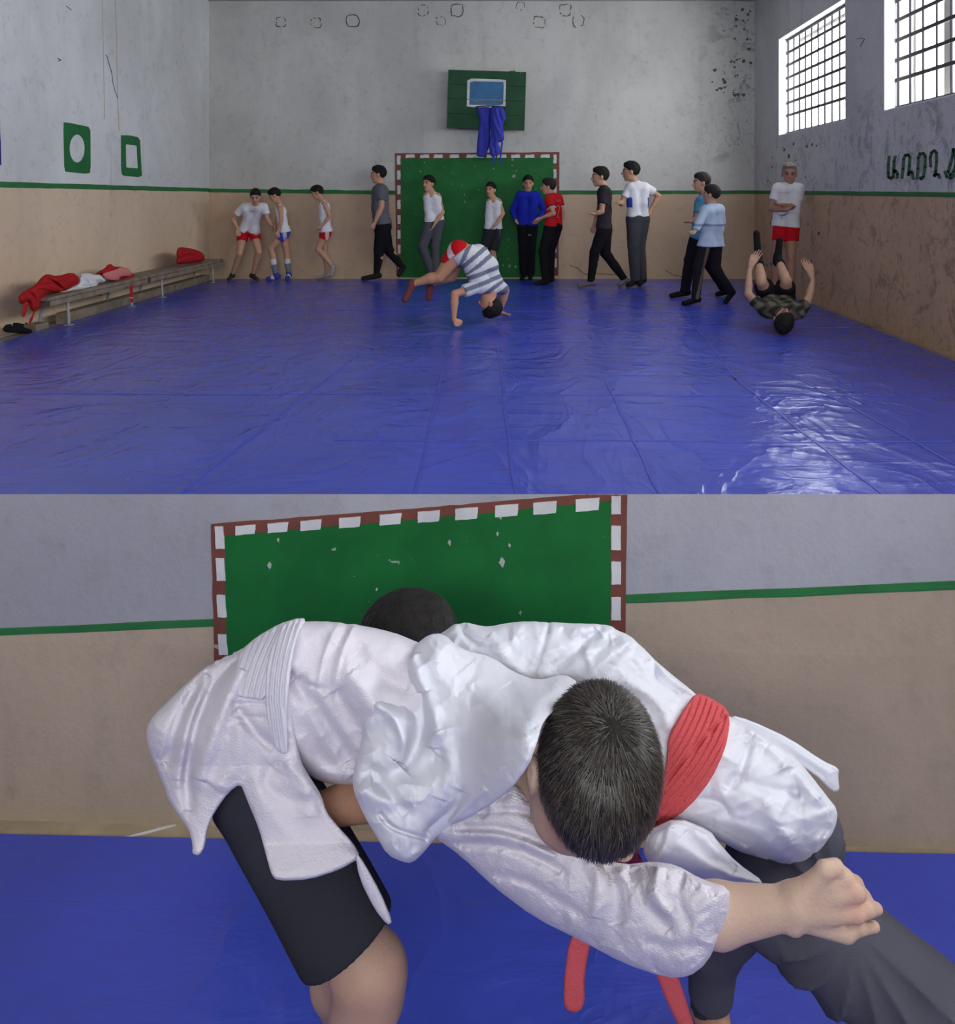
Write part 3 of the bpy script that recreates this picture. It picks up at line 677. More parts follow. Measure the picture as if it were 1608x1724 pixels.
        gf.build({'tee': 't_shirt', 'tank': 'tank_top', 'long': 'long_sleeved_shirt', 'gi': 'training_jacket'}[kind], m_cloth, root, top['col'](W, fr, sh, pv, ax, lat, s) if callable(top['col']) and top.get('fn') else const(top['col']))
    if bot:
        kind = bot['k']; g = bot.get('g', .012) * s; gf = Field(lo, hi, vox)
        gf.cone(W['p1'] + ax * .03 * s, W['p2'] + ax * .03 * s, bw * .95 + g * .5, bw * .95 + g * .5, .03); gf.cone(W['p1'], W['p2'], bw * 1.12 + g, bw * 1.12 + g, .03)
        for q in '12':
            p_, k_, a_ = W['p' + q], W['k' + q], W['a' + q]
            if kind == 'shorts': gf.cone(p_, p_ + (k_ - p_) * bot.get('len', .5), .078 * s * build + g, .068 * s * ab + g, .015, flat=True)
            elif kind == 'kneeshorts': gf.cone(p_, p_ + (k_ - p_) * bot.get('len', .98), .078 * s * build + g, .055 * s * ab + g * 1.6, .015, flat=True)
            else:
                lo_r = bot.get('ankle', .034); gf.cone(p_, k_, .078 * s * build + g, .052 * s * ab + g, .02); gf.cone(k_, a_, .052 * s * ab + g, lo_r * s + g * .8, .015, flat=True)
        gf.wrinkle(bot.get('wr', .004) * s, 34, int(abs(hc[0]) * 555) + 9)
        if bot.get('cut', 1): gf.plane(pv + ax * .02 * s, -ax)
        gf.build('trousers' if kind == 'trousers' else 'shorts', m_cloth, root, bot['col'](W, fr, sh, pv, ax, lat, s) if bot.get('fn') else const(bot['col']))
    if feet:
        for q in '12':
            a, t, k_ = W['a' + q], W['t' + q], W['k' + q]; he = a - (t - a) * .22 - np.array([0, 0, .02 * s])
            if snap: he[2] = max(he[2], .03 * s)
            hgt = feet.get('h', .15); ff = Field(np.minimum(np.minimum(a, t), he) - .09 * s, np.maximum(np.maximum(a, t), a + (k_ - a) * hgt) + .09 * s, vox * .85)
            g = feet.get('g', .004) * s
            ff.cone(he, t, .032 * s + g, .026 * s + g, .012); ff.cone(he, a, .031 * s + g, .03 * s + g, .02); ff.cone(a, a + (k_ - a) * hgt, .029 * s + g, (.029 + .018 * min(1, hgt / .4)) * s + g, .015, flat=True)
            if feet['k'] == 'shoe': ff.cone(he - np.array([0, 0, .006]), t - np.array([0, 0, .004]), .03 * s + g, .026 * s + g, .004)
            if snap: ff.plane((0, 0, .001), (0, 0, 1))
            cf = feet['col']; cf_ = const(cf) if not feet.get('fn') else cf(a, k_, t, s)
            ff.build(feet['k'], m_shoe, root, cf_)
    if extra: extra(root, W, fr, sh, pv, ax, lat, s)
    if not snap: root.location.z -= mz - .018
    return root
Z1 = (360, 250, 4.729); Z2 = (640, 240, 5.025); Z3 = (960, 250, 5.36); Z4 = (1220, 260, 5.39); Z5 = (650, 380, 6.7)
WHT = (225, 225, 230); RED = (190, 24, 34); BLK = (28, 27, 30)
def side_panels(base, panel, width=.03, which='both'):
    """shorts or shirts with a light strip down the outer seams"""
    def fn(W, fr, sh, pv, ax, lat, s):
        cb, cp = np.array(lin(base)), np.array(lin(panel))
        fw = unit(np.cross(lat, ax))
        def f(v):
            c = np.tile(cb, (len(v), 1)); q = v - pv; l = q @ lat; d = q @ fw
            c[(np.abs(d) < width * s) & (np.abs(l) > .10 * s)] = cp; return c
        return f
    return fn
GL = 'boys lined up along the back wall'
def tie(root, W, fr, sh, pv, ax, lat, s):
    b_ = pv + f_dir(W, lat, ax) * .0
def f_dir(W, lat, ax): return unit(np.cross(lat, ax))
def drawstring(root, W, fr, sh, pv, ax, lat, s):
    d = fr[0].copy(); d[2] = 0; d = unit(d); c = pv + d * .098 * s + ax * .02
    m = MB()
    for sg in (-1, 1): m.tube([c, c + lat * .012 * sg - ax * .03, c + lat * .018 * sg - ax * .075], .0045, 5)
    o = m.build('drawstring', M('white_cord', (225, 220, 220)), root); o['kind'] = 'stuff'
person('boy in white t-shirt and red shorts, leftmost in the row', Z1, 11.3,
       dict(hd=(331, 380, -.28), nk=(332, 440, -.2), s1=(238, 465, -.15), s2=(405, 462, -.15), e1=(150, 560, -.12), e2=(425, 560, -.15), w1=(190, 640, -.16), w2=(460, 615, -.2), f1=(205, 700, -.18), f2=(495, 650, -.24),
            pv=(278, 650), p1=(238, 665), p2=(320, 660), k1=(205, 840, -.12), k2=(358, 825, -.12), a1=(145, 985, .02), a2=(310, 980, .02), t1=(118, 1035, -.12), t2=(345, 1030, -.1)), 12,
       dict(k='tee', col=WHT), dict(k='shorts', len=.42, fn=1, col=side_panels(RED, (215, 180, 180))), dict(k='sock', col=(62, 56, 54), h=.10), s=.86, pitch=22, group=GL, extra=drawstring, spine=[(300, 560, -.05)])
def tallsock(c1, c2, c3):
    def fn(a, k_, t, s):
        A, B_, C = (np.array(lin(c)) for c in (c1, c2, c3)); d = unit(k_ - a)
        def f(v):
            h = (v - a) @ d; c = np.tile(A, (len(v), 1)); c[h > .05 * s] = B_; c[(h > .19 * s)] = C
            tt = (v - a) @ unit(t - a); c[(h < .03) & (np.abs(tt - .05) < .02) & (v[:, 2] > .02)] = C
            return c
        return f
    return fn
person('boy in white tank top, blue shorts and tall grey socks looking down', Z1, 11.3,
       dict(hd=(484, 372, -.05), nk=(520, 430, 0), s1=(530, 478, -.12), s2=(528, 470, .12), e1=(540, 570, -.14), w1=(515, 650, -.15), f1=(508, 715, -.16), e2=(500, 560, .12), w2=(492, 620, .05), f2=(478, 655, -.02),
            pv=(560, 660), p1=(565, 665, -.06), p2=(545, 665, .06), k1=(452, 795, -.07), k2=(575, 800, .08), a1=(497, 955, -.05), a2=(598, 960, .08), t1=(430, 1012, -.07), t2=(585, 1015, -.02)), -78,
       dict(k='tank', col=WHT), dict(k='shorts', len=.42, fn=1, col=side_panels((58, 70, 170), (190, 190, 210))), dict(k='shoe', fn=1, col=tallsock((58, 62, 160), (120, 125, 132), (215, 215, 220)), h=.62, g=.008), s=.84, pitch=28, group=GL)
person('boy in white tank top and red shorts with white side stripe, bending forward alone', Z1, 11.35,
       dict(hd=(822, 350, 0), nk=(858, 402, 0), s1=(882, 442, -.11), s2=(868, 445, .11), e1=(925, 540, -.13), w1=(862, 615, -.14), f1=(822, 660, -.13), e2=(900, 560, .11), w2=(850, 620, .1),
            pv=(893, 655), p1=(895, 670, -.06), p2=(885, 668, .06), k1=(830, 802, -.07), k2=(880, 815, .07), a1=(950, 945, -.07), a2=(900, 990, .07), t1=(935, 1005, -.09, 1), t2=(825, 1018, .05)), -80,
       dict(k='tank', col=WHT, g=.02), dict(k='shorts', len=.36, fn=1, col=side_panels(RED, (222, 190, 190), .03)), dict(k='sock', col=(165, 155, 148), h=.12), s=.84, pitch=22, group=GL)
person('tallest boy left of the goal, heavy build, grey t-shirt and black trousers, walking left', Z1, 11.35,
       dict(hd=(1308, 205, 0), nk=(1325, 275, 0), s1=(1335, 325, -.15), s2=(1310, 325, .15), e1=(1335, 465, -.17), w1=(1283, 590, -.18), f1=(1258, 655, -.18), e2=(1300, 470, .16), w2=(1290, 580, .15),
            pv=(1345, 590), p1=(1350, 620, -.07), p2=(1335, 620, .07), k1=(1318, 800, -.08), k2=(1385, 800, .08), a1=(1293, 985, -.08), a2=(1500, 945, .08), t1=(1190, 1020, -.1), t2=(1475, 1005, .05, 1)), -82,
       dict(k='tee', col=(98, 98, 106), g=.018), dict(k='trousers', col=BLK, ankle=.028), dict(k='shoe', col=(36, 34, 33), h=.04), s=1.03, build=1.28, group=GL, spine=[(1322, 470)], hs=1.0)
person('boy in loose white tank top and grey sweatpants at the left of the green goal', Z2, 11.4,
       dict(hd=(410, 345, 0), nk=(432, 408, 0), s1=(392, 448, -.02), s2=(488, 452, -.03), e2=(528, 590, -.03), w2=(465, 685, -.13), f2=(420, 750, -.15), e1=(385, 560, .14), w1=(420, 640, .16),
            pv=(462, 650), p1=(428, 668, -.04), p2=(492, 668, .04), k1=(360, 880, -.06), k2=(470, 880, .02), a1=(440, 1065, .03), a2=(472, 1085, .0), t1=(390, 1120, -.06), t2=(450, 1120, -.08)), -32,
       dict(k='tank', col=WHT), dict(k='trousers', col=(88, 88, 96), ankle=.04, g=.016), dict(k='sock', col=(30, 30, 32), h=.1), s=.95, group=GL)
def tag_mark(px, py, Y, Z, sc=1.0, pts=None, col=(215, 215, 215), name='printed_emblem'):
    def ex(root, W, fr, sh, pv, ax, lat, s):
        ox, oy, k = Z; pl = lambda x, y: P(ox + x / k, oy + y / k, Y); m = MB()
        for ln in pts: strokes(pl, ln, 1.0 * sc * 5, (0, -.002, 0), m)
        m.build(name, M('white_print', col, 0.7), root)
    return ex
person('boy in white tank top and dark knee-length shorts in front of the goal centre', Z2, 11.4,
       dict(hd=(936, 398, 0), nk=(952, 460, 0), s1=(925, 498, .0), s2=(1002, 498, -.02), e2=(1040, 600, -.03), w2=(985, 690, -.14), f2=(930, 738, -.15), e1=(922, 610, .13), w1=(950, 680, .15),
            pv=(958, 720), p1=(930, 738, -.04), p2=(985, 738, .04), k1=(885, 890, -.08), k2=(955, 920, .02), a1=(930, 1070, 0), a2=(965, 1080, 0), t1=(890, 1110, -.1), t2=(955, 1115, -.1)), -25,
       dict(k='tank', col=WHT), dict(k='kneeshorts', fn=1, col=side_panels((50, 50, 56), (100, 100, 106), .025), len=.95), dict(k='sock', col=(40, 40, 42), h=.1), s=.88, group=GL)
person('boy in royal blue long-sleeved shirt and black trousers, hands on hips', Z2, 11.4,
       dict(hd=(1252, 345, 0), nk=(1248, 410, 0), s1=(1180, 445, 0), s2=(1322, 445, 0), e1=(1128, 570, .03), e2=(1385, 565, .03), w1=(1150, 660, -.02), f1=(1178, 690, -.06), w2=(1345, 640, -.02), f2=(1305, 690, -.08),
            pv=(1246, 690), p1=(1212, 712), p2=(1282, 712), k1=(1212, 910, -.02), k2=(1278, 910, -.02), a1=(1215, 1095, 0), a2=(1272, 1095, 0), t1=(1200, 1135, -.14), t2=(1270, 1135, -.14)), 3,
       dict(k='long', col=(36, 48, 175), cuff=.9), dict(k='trousers', col=BLK, ankle=.045, g=.016), dict(k='shoe', col=(26, 26, 34), h=.04), s=.96, group=GL,
       extra=tag_mark(0, 0, 11.4 - .10, Z2, .6, [[(1256, 776), (1262, 782), (1256, 788)], [(1276, 776), (1270, 782), (1276, 788)]]))
def jersey(root, W, fr, sh, pv, ax, lat, s):
    # number and name printed on the back, a stripe of letters down the trouser leg
    ox, oy, k = Z2; m = MB()
    Yb = W['p2'][1] - .02
    pl = lambda x, y: P(ox + x / k, oy + y / k, H_Y - .105 + (x - 1500) * .0012)
    for ln in ([(1493, 545), (1505, 533), (1518, 545), (1514, 575), (1496, 635), (1520, 635)], [(1530, 538), (1546, 538), (1538, 580)]): m2 = MB(); strokes(pl, ln, 1.5, (0, -.002, 0), m2); m2.build('printed_digit', M('white_print', (215, 215, 215), 0.7), root)
    for x in (1492, 1500, 1508, 1517, 1525): strokes(pl, [(x, 482), (x + 3, 500)], .9, (0, -.002, 0), m)
    m.build('printed_name', M('white_print', (215, 215, 215), 0.7), root); m = MB()
    pl = lambda x, y: P(ox + x / k, oy + y / k, H_Y - .092)
    for i in range(10):
        y = 815 + i * 15; strokes(pl, [(1398 + (i % 2) * 3, y), (1404, y + 5), (1399, y + 10)], .75, (0, -.002, 0), m)
    m.build('printed_lettering', M('white_print', (215, 215, 215), 0.7), root)
H_Y = 10.75
def jersey_col(W, fr, sh, pv, ax, lat, s):
    def f(v):
        c = np.tile(np.array(lin((196, 34, 38))), (len(v), 1))
        for q in '12':
            a, e_ = W['s' + q], W['e' + q]; L = np.linalg.norm(e_ - a); h = (v - a) @ unit(e_ - a); r = np.linalg.norm(np.cross(v - a, unit(e_ - a)), axis=1)
            c[(h > L * .50) & (h < L * .56) & (r < .075)] = lin((40, 25, 28)); c[(h >= L * .56) & (h < L * .63) & (r < .075)] = lin((220, 215, 215))
        return c
    return f
person('boy in red sports shirt with a white number on the back', Z2, H_Y,
       dict(hd=(1422, 372, 0), nk=(1450, 432, 0), s1=(1428, 475, -.10), s2=(1512, 470, .06), e1=(1468, 600, -.16), w1=(1375, 632, -.12), f1=(1290, 692, -.08), e2=(1545, 590, .06), w2=(1530, 680, .12),
            pv=(1465, 690), p1=(1445, 712, -.06), p2=(1488, 712, .04), k1=(1378, 915, -.08), k2=(1440, 920, .05), a1=(1402, 1150, -.05), a2=(1440, 1130, .06), t1=(1325, 1195, -.08), t2=(1400, 1190, .02)), -95,
       dict(k='tee', fn=1, col=jersey_col), dict(k='trousers', col=BLK, ankle=.045, g=.016), dict(k='shoe', col=(30, 28, 28), h=.04), hair=(40, 34, 32), s=.92, group=GL, extra=jersey, hairlen=1.2)
person('teenager in charcoal t-shirt and black trousers striding left past the goal', Z3, 10.45,
       dict(hd=(268, 252, 0), nk=(298, 328, 0), s1=(300, 378, -.13), s2=(322, 380, .13), e1=(285, 570, -.16), w1=(222, 590, -.16), f1=(170, 590, -.16), e2=(250, 590, .15), w2=(212, 700, .14), f2=(205, 770, .13),
            pv=(310, 710), p1=(300, 740, -.06), p2=(315, 740, .06), k1=(222, 930, -.07), k2=(315, 940, .07), a1=(187, 1180, -.07), a2=(490, 1180, .07), t1=(85, 1215, -.08), t2=(445, 1240, .05, 1)), -85,
       dict(k='tee', col=(52, 48, 54)), dict(k='trousers', col=BLK, ankle=.036), dict(k='sock', col=(112, 104, 104), h=.05), s=1.0, group=GL, hs=1.08, build=1.05)
def polo_col(W, fr, sh, pv, ax, lat, s):
    def f(v):
        c = np.tile(np.array(lin(WHT)), (len(v), 1)); q = v - sh; l = q @ lat; h = q @ ax
        c[(np.abs(l) > .10 * s) & (np.abs(l) < .15 * s) & (h < -.13 * s) & (h > -.25 * s)] = lin((48, 84, 170)); return c
    return f
person('teenager in white and blue t-shirt and loose grey trousers', Z3, 10.55,
       dict(hd=(545, 205, 0), nk=(572, 285, 0), s1=(535, 350, -.02), s2=(678, 345, .03), e1=(462, 500, -.06), w1=(448, 480, -.2), f1=(436, 500, -.28), e2=(800, 430, .08), w2=(722, 565, .05), f2=(705, 615, .0),
            pv=(610, 605), p1=(575, 640, -.02), p2=(648, 640, .03), k1=(570, 880, -.06), k2=(625, 880, .05), a1=(588, 1150, -.02), a2=(655, 1130, .06), t1=(530, 1220, -.1), t2=(640, 1195, .0)), -95,
       dict(k='tee', fn=1, col=polo_col), dict(k='trousers', col=(70, 70, 76), ankle=.042, g=.02), dict(k='sock', col=(24, 24, 26), h=.12), s=1.05, group=GL, hs=1.04)
person('boy in light blue t-shirt just behind the boy in the pale jacket', Z3, 9.45,
       dict(hd=(1182, 305, 0), nk=(1212, 400, 0), s1=(1180, 475, -.1), s2=(1225, 470, .12), e1=(1140, 640, -.12), w1=(1090, 660, -.12), f1=(1025, 668, -.13), e2=(1210, 640, .12), w2=(1150, 700, .12),
            pv=(1150, 810), p1=(1140, 830, -.06), p2=(1165, 830, .06), k1=(1080, 1010, -.07), k2=(1230, 1010, .07), a1=(1035, 1250, -.05), a2=(1400, 1280, .08), t1=(915, 1275, -.07), t2=(1330, 1325, .05, 1)), -88,
       dict(k='tee', fn=1, col=lambda W, fr, sh, pv, ax, lat, s: (lambda v: np.where((((v - W['s1']) @ unit(W['e1'] - W['s1']) > .05) & ((v - W['s1']) @ unit(W['e1'] - W['s1']) < .11) & (v[:, 1] < W['s1'][1] - .02))[:, None], np.array(lin((92, 150, 135))), np.array(lin((84, 142, 190)))))),
       dict(k='trousers', col=(30, 28, 34), ankle=.045, g=.016), dict(k='shoe', col=(22, 20, 22), h=.04), s=.95, group=GL, hs=1.02, hair=(44, 38, 36))
def gi_belt(root, W, fr, sh, pv, ax, lat, s):
    pass
def stripe_trs(W, fr, sh, pv, ax, lat, s):
    def f(v):
        c = np.tile(np.array(lin((34, 32, 40))), (len(v), 1)); a, k_ = W['a1'], W['p1']; d = unit(k_ - a)
        h = (v - a) @ d; ctr = a + np.outer(h, d); side = (v - ctr)[:, 0]
        c[(v[:, 1] < ctr[:, 1]) & (side > -.012) & (side < .022) & (v[:, 2] < pv[2]) & (np.linalg.norm(v - ctr, axis=1) < .14)] = lin((104, 88, 74)); return c
    return f
def gi_col(W, fr, sh, pv, ax, lat, s):
    def f(v):
        c = np.tile(np.array(lin((172, 188, 214))), (len(v), 1)); h = (v - pv) @ ax
        c[(np.abs(h - .155 * s) < .012)] = lin((120, 135, 165)); return c
    return f
person('boy in pale blue training jacket and striped trousers, nearest of the walkers on the right', Z3, 8.85,
       dict(hd=(1272, 415, 0), nk=(1285, 500, 0), s1=(1222, 560, -.06), s2=(1345, 550, .05), e1=(1160, 680, -.14), w1=(1130, 745, -.2), f1=(1090, 770, -.26), e2=(1370, 660, .08), w2=(1350, 760, .02),
            pv=(1275, 800), p1=(1235, 850, -.04), p2=(1310, 850, .04), k1=(1160, 1070, -.06), k2=(1310, 1080, .06), a1=(1133, 1300, -.03), a2=(1455, 1300, .08), t1=(1015, 1350, -.1), t2=(1405, 1385, .03, 1)), -118,
       dict(k='gi', fn=1, col=gi_col, g=.024, hem=-.06), dict(k='trousers', fn=1, col=stripe_trs, ankle=.045, g=.016), dict(k='shoe', col=(20, 20, 22), h=.08), s=.86, group=GL, hs=1.06, hemdrop=.03, hair=(34, 30, 32))
def coach_print(root, W, fr, sh, pv, ax, lat, s):
    ox, oy, k = Z4; pl = lambda x, y: P(ox + x / k, oy + y / k, 9.05 - .115); m = MB()
    for x in range(478, 580, 14): strokes(pl, [(x, 352), (x + 8, 340), (x + 9, 356)], 1.0, (0, -.002, 0), m)
    strokes(pl, [(470, 372), (575, 362)], .7, (0, -.002, 0), m); m.build('printed_lettering', M('red_print', (150, 60, 75), 0.7), root)
    pl2 = lambda x, y: P(ox + x / k, oy + y / k, 9.05 - .12); m = MB()
    for ln in ([(475, 540), (520, 552), (580, 535)], [(500, 548), (522, 585)], [(512, 560), (560, 548)]): strokes(pl2, ln, 3.5, (0, -.002, 0), m)
    m.build('printed_emblem', M('blue_print', (58, 52, 110), 0.7), root)
person('coach in white printed t-shirt and red shorts, arms crossed by the wall', Z4, 9.05,
       dict(hd=(588, 172, 0), nk=(585, 250, 0), s1=(478, 305, 0), s2=(682, 305, 0), e1=(425, 490, -.03), e2=(648, 480, -.03), w1=(570, 500, -.17), f1=(640, 470, -.13), w2=(500, 455, -.19), f2=(440, 440, -.15),
            pv=(550, 640), p1=(505, 670), p2=(602, 670), k1=(470, 930, -.03), k2=(605, 930, -.03), a1=(455, 1270, 0), a2=(600, 1270, 0), t1=(440, 1320, -.14), t2=(600, 1320, -.14)), -14,
       dict(k='tee', col=(215, 214, 220), g=.016), dict(k='shorts', len=.45, fn=1, col=side_panels(RED, (200, 150, 155))), dict(k='shoe', col=(40, 40, 45), h=.04), hair=(122, 112, 106), s=.97, build=1.08, hs=1.06, pitch=8, hairlen=.15, skin=(168, 124, 104), extra=coach_print)
def camo(W, fr, sh, pv, ax, lat, s):
    def f(v):
        n = np.sin(v[:, 0] * 60 + 2 * np.sin(v[:, 2] * 50)) + np.sin(v[:, 1] * 55 + v[:, 2] * 40)
        return np.where((n > .6)[:, None], np.array(lin((104, 98, 84))), np.where((n < -.7)[:, None], np.array(lin((42, 42, 40))), np.array(lin((70, 68, 62)))))
    return f
person('person in camouflage t-shirt rolling on the back, legs in the air', Z4, 6.95,
       dict(hd=(535, 1535, .02), nk=(520, 1440, .13), s1=(350, 1435, .15), s2=(680, 1455, .12), e1=(215, 1290, .25), w1=(225, 1080, .33), f1=(315, 890, .40), e2=(765, 1330, .22), w2=(800, 1170, .3), f2=(715, 950, .4),
            pv=(470, 1340, .50), p1=(410, 1330, .5), p2=(540, 1330, .5), k1=(335, 1185, .35), k2=(560, 1175, .35), a1=(305, 960, .6), a2=(480, 950, .62), t1=(290, 740, .58), t2=(500, 800, .6)), 180,
       dict(k='tee', fn=1, col=camo, g=.012), dict(k='kneeshorts', col=(26, 25, 32), len=.8, cut=0, g=.018), dict(k='sock', col=(26, 26, 30), h=.35), s=.98, snap=False, upv=(.05, -.55, .12), hs=1.0, hairlen=1.3, pitch=-10, build=1.05, skin=(182, 142, 120))
def bands(W, fr, sh, pv, ax, lat, s):
    pts = [pv] + [P(Z5[0] + x / Z5[2], Z5[1] + y / Z5[2], 7.55) for x, y in ((960, 330), (1085, 480))] + [sh, sh + (sh - pv) * .3]
    def f(v):
        best = np.full(len(v), 9.0); arc = np.zeros(len(v)); L0 = 0
        for a, b_ in zip(pts[:-1], pts[1:]):
            ab = b_ - a; L = np.linalg.norm(ab); t = np.clip((v - a) @ ab / L ** 2, 0, 1); d = np.linalg.norm(v - a - t[:, None] * ab, axis=1)
            m = d < best; best[m] = d[m]; arc[m] = L0 + t[m] * L; L0 += L
        k = .5 + .5 * np.sin(arc / .085 * 2 * math.pi); k = (k > .45).astype(float)[:, None]
        return k * np.array(lin((205, 208, 214))) + (1 - k) * np.array(lin((112, 116, 136)))
    return f
person('boy in striped t-shirt and red shorts tumbling over his hands on the mat', Z5, 7.55,
       dict(hd=(1175, 915, -.02), nk=(1190, 800, 0), s1=(1040, 715, -.13), s2=(1290, 720, .12), e1=(775, 800, -.24), w1=(765, 1085, -.27), f1=(860, 1150, -.26), e2=(1350, 760, .22), w2=(1285, 1000, .27), f2=(1400, 1052, .28),
            pv=(850, 285), p1=(815, 320, -.08), p2=(830, 320, .08), k1=(600, 610, -.10), k2=(740, 600, .10), a1=(290, 690, -.10), a2=(500, 690, .08), t1=(215, 860, -.12), t2=(480, 840, .08)), -90,
       dict(k='tee', fn=1, col=bands, g=.014, wr=.003, hem=.05), dict(k='shorts', fn=1, col=side_panels(RED, (205, 190, 195), .03), len=.55), dict(k='shoe', col=(120, 62, 64), h=.01), s=.92, snap=False, upv=(.12, 0, -1), spine=[(985, 345, 0), (1095, 480, 0)], build=1.3, hs=1.05, hairlen=1.5, skin=(190, 138, 110))
# ---------------------------------------------------------------- draped cloth with real thickness
def chaikin(p, n=2):
    p = np.array(p, float)
    for _ in range(n):
        q = np.roll(p, -1, 0); a = p * .78 + q * .22; b_ = p * .22 + q * .78; p = np.empty((len(a) * 2, 2)); p[0::2] = a; p[1::2] = b_
    return p
def seg_dist(U, V, a, b_):
    dx, dy = b_[0] - a[0], b_[1] - a[1]; L2 = dx * dx + dy * dy + 1e-9
    t = np.clip(((U - a[0]) * dx + (V - a[1]) * dy) / L2, 0, 1)
    return np.hypot(U - a[0] - t * dx, V - a[1] - t * dy)
def poly_sd(U, V, poly):
    d = np.full(np.broadcast(U, V).shape, 1e9); ins = np.zeros(d.shape, bool); n = len(poly)
    for i in range(n):
        a, b_ = poly[i], poly[(i + 1) % n]; d = np.minimum(d, seg_dist(U, V, a, b_))
        if a[1] != b_[1]:
            c = ((a[1] > V) != (b_[1] > V)) & (U < (b_[0] - a[0]) * (V - a[1]) / (b_[1] - a[1]) + a[0]); ins ^= c
    return np.where(ins, d, -d)
def crumple(U, V, seed, wl, amp):
    r = np.random.RandomState(seed); A = 0
    for i in range(5):
        th = r.rand() * 3.14; k = 2 * math.pi / (wl * r.uniform(.6, 1.6)); x = U * math.cos(th) + V * math.sin(th); y = -U * math.sin(th) + V * math.cos(th)
        m = np.clip(np.sin(x * k * .31 + r.rand() * 6) * np.sin(y * k * .27 + r.rand() * 6), 0, 1)
        A = A + m * (1 - np.abs(np.sin(.5 * (x * k + 1.2 * np.sin(y * k * .4 + r.rand() * 6)) + r.rand() * 6)) ** .7) * r.choice([1, 1, -1])
    return A * amp
def pillow(name, poly, mid, T, mat, parent, R=None, step=3, folds=(), cr=(), ribs=None, hem=None, rnd=2, tstep=None, colfn=None, tmul=None, prof=None, grow=0.0, edge=.012):
    y0 = mid if not callable(mid) else float(mid(np.array(np.mean([p[0] for p in poly])), np.array(np.mean([p[1] for p in poly]))))
    sc = y0 / F; R = R or T; poly = chaikin(poly, rnd); mg_ = 14 + step * 2; tstep = tstep or max(sc * step * 1.3, T / 22)
    u = np.arange(poly[:, 0].min() - mg_, poly[:, 0].max() + mg_, step); v = np.arange(poly[:, 1].min() - mg_, poly[:, 1].max() + mg_, step)
    amx = .012 + sum(max(0, f[2]) for f in folds) * .0005; t = np.arange(-(T + grow + amx + 2 * tstep), T + grow + amx + 2.5 * tstep, tstep)
    U, V = u[:, None], v[None, :]
    dp = poly_sd(U, V, poly); d = dp * sc; A = np.zeros(d.shape)
    for pts, w_, h_ in folds:
        if step > 2: w_, h_ = w_ * 1.0, h_ * 1.3
        q = np.full(d.shape, 1e9); wt = np.zeros(d.shape); pts = chaikin_open(pts); ln = len(pts) - 1
        for i_, (a, b_) in enumerate(zip(pts[:-1], pts[1:])):
            sd_ = seg_dist(U, V, a, b_); m_ = sd_ < q; tp = min(1.0, 3.2 * math.sin(math.pi * (i_ + .5) / ln)) if w_ > 5 else 1.0
            wt = np.where(m_, wt * 0 + tp, wt); q = np.minimum(q, sd_)
        A += h_ * .001 * wt * np.exp(-(q / (w_ * (.55 + .45 * wt))) ** 2)
    for sd, wl, am in cr: A += (1.35 if step > 2 else 1) * crumple(U, V, sd, wl, am * .001)
    if ribs is not None: A += ribs(U, V)
    if hem: A -= .0022 * np.exp(-((dp - hem) / 1.8) ** 2); A += .0012 * (dp < hem)
    A = A * np.clip(dp / 8, 0, 1)
    Tt = T if tmul is None else T * tmul(U, V)
    dm = d
    if prof is not None: d = poly_sd(U, V, chaikin(prof, 2)) * sc + grow; Tt = Tt + grow
    e = np.maximum(R - d, 0) / R; A = np.maximum(A, -.6 * np.clip(1 - e, 0, 1) * R * min(1, T / R))
    Fd = R * (np.sqrt(e[:, :, None] ** 2 + (t[None, None, :] / (Tt if np.isscalar(Tt) else Tt[:, :, None])) ** 2 + 1e-9) - 1) * min(1, T / R) - A[:, :, None]
    if prof is not None: Fd = -smin(-Fd, (dm[:, :, None] + np.zeros_like(Fd)), edge)
    fd = Field((0, 0, 0), (1, 1, 1), 1.0); fd.F = Fd.astype(np.float32)
    vv, q = fd.polys(); uu = u[0] + vv[:, 0] * step; v2 = v[0] + vv[:, 1] * step; tt = t[0] + vv[:, 2] * tstep
    y = (mid(uu, v2) if callable(mid) else mid) + tt
    W_ = np.stack([(uu - CX) / F * y, y, HC - (v2 - CY) / F * y], 1)
    return mesh(name, W_, q, mat, parent, True, None if colfn is None else colfn(uu, v2, tt))
def sst(x): x = np.clip(x, 0, 1); return x * x * (3 - 2 * x)
def chaikin_open(p):
    p = [np.array(q, float) for q in p]
    for _ in range(2):
        o = [p[0]]
        for a, b_ in zip(p[:-1], p[1:]): o += [a * .75 + b_ * .25, a * .25 + b_ * .75]
        p = o + [p[-1]]
    return p
def clothm(name, c, sc=90, dpt=.0005, var=.04, rough=.95, stretch=(1, 1, 1), base=None):
    m, nt, b = newmat(name); L = nt.links; tc = nt.nodes.new('ShaderNodeTexCoord').outputs['Object']
    n1 = noise(nt, tc, 4, 3); L.new(mixc(nt, ramp(nt, n1, .3, .7), tuple(x * (1 - var * 2) for x in lin(c)), lin(c)), b.inputs['Base Color'])
    b.inputs['Roughness'].default_value = rough; b.inputs['Specular IOR Level'].default_value = .04
    try: b.inputs['Sheen Weight'].default_value = .0
    except Exception: pass
    vor = N(nt, 'ShaderNodeTexVoronoi', i_Scale=sc); L.new(scaled(nt, tc, stretch), vor.inputs['Vector'])
    h = mth(nt, 'ADD', mth(nt, 'MULTIPLY', vor.outputs['Distance'], dpt), mth(nt, 'MULTIPLY', noise(nt, tc, 30, 3), dpt * 3))
    bn = N(nt, 'ShaderNodeBump', i_Strength=1.0, i_Distance=1.0); L.new(h, bn.inputs['Height']); L.new(bn.outputs[0], b.inputs['Normal'])
    return m

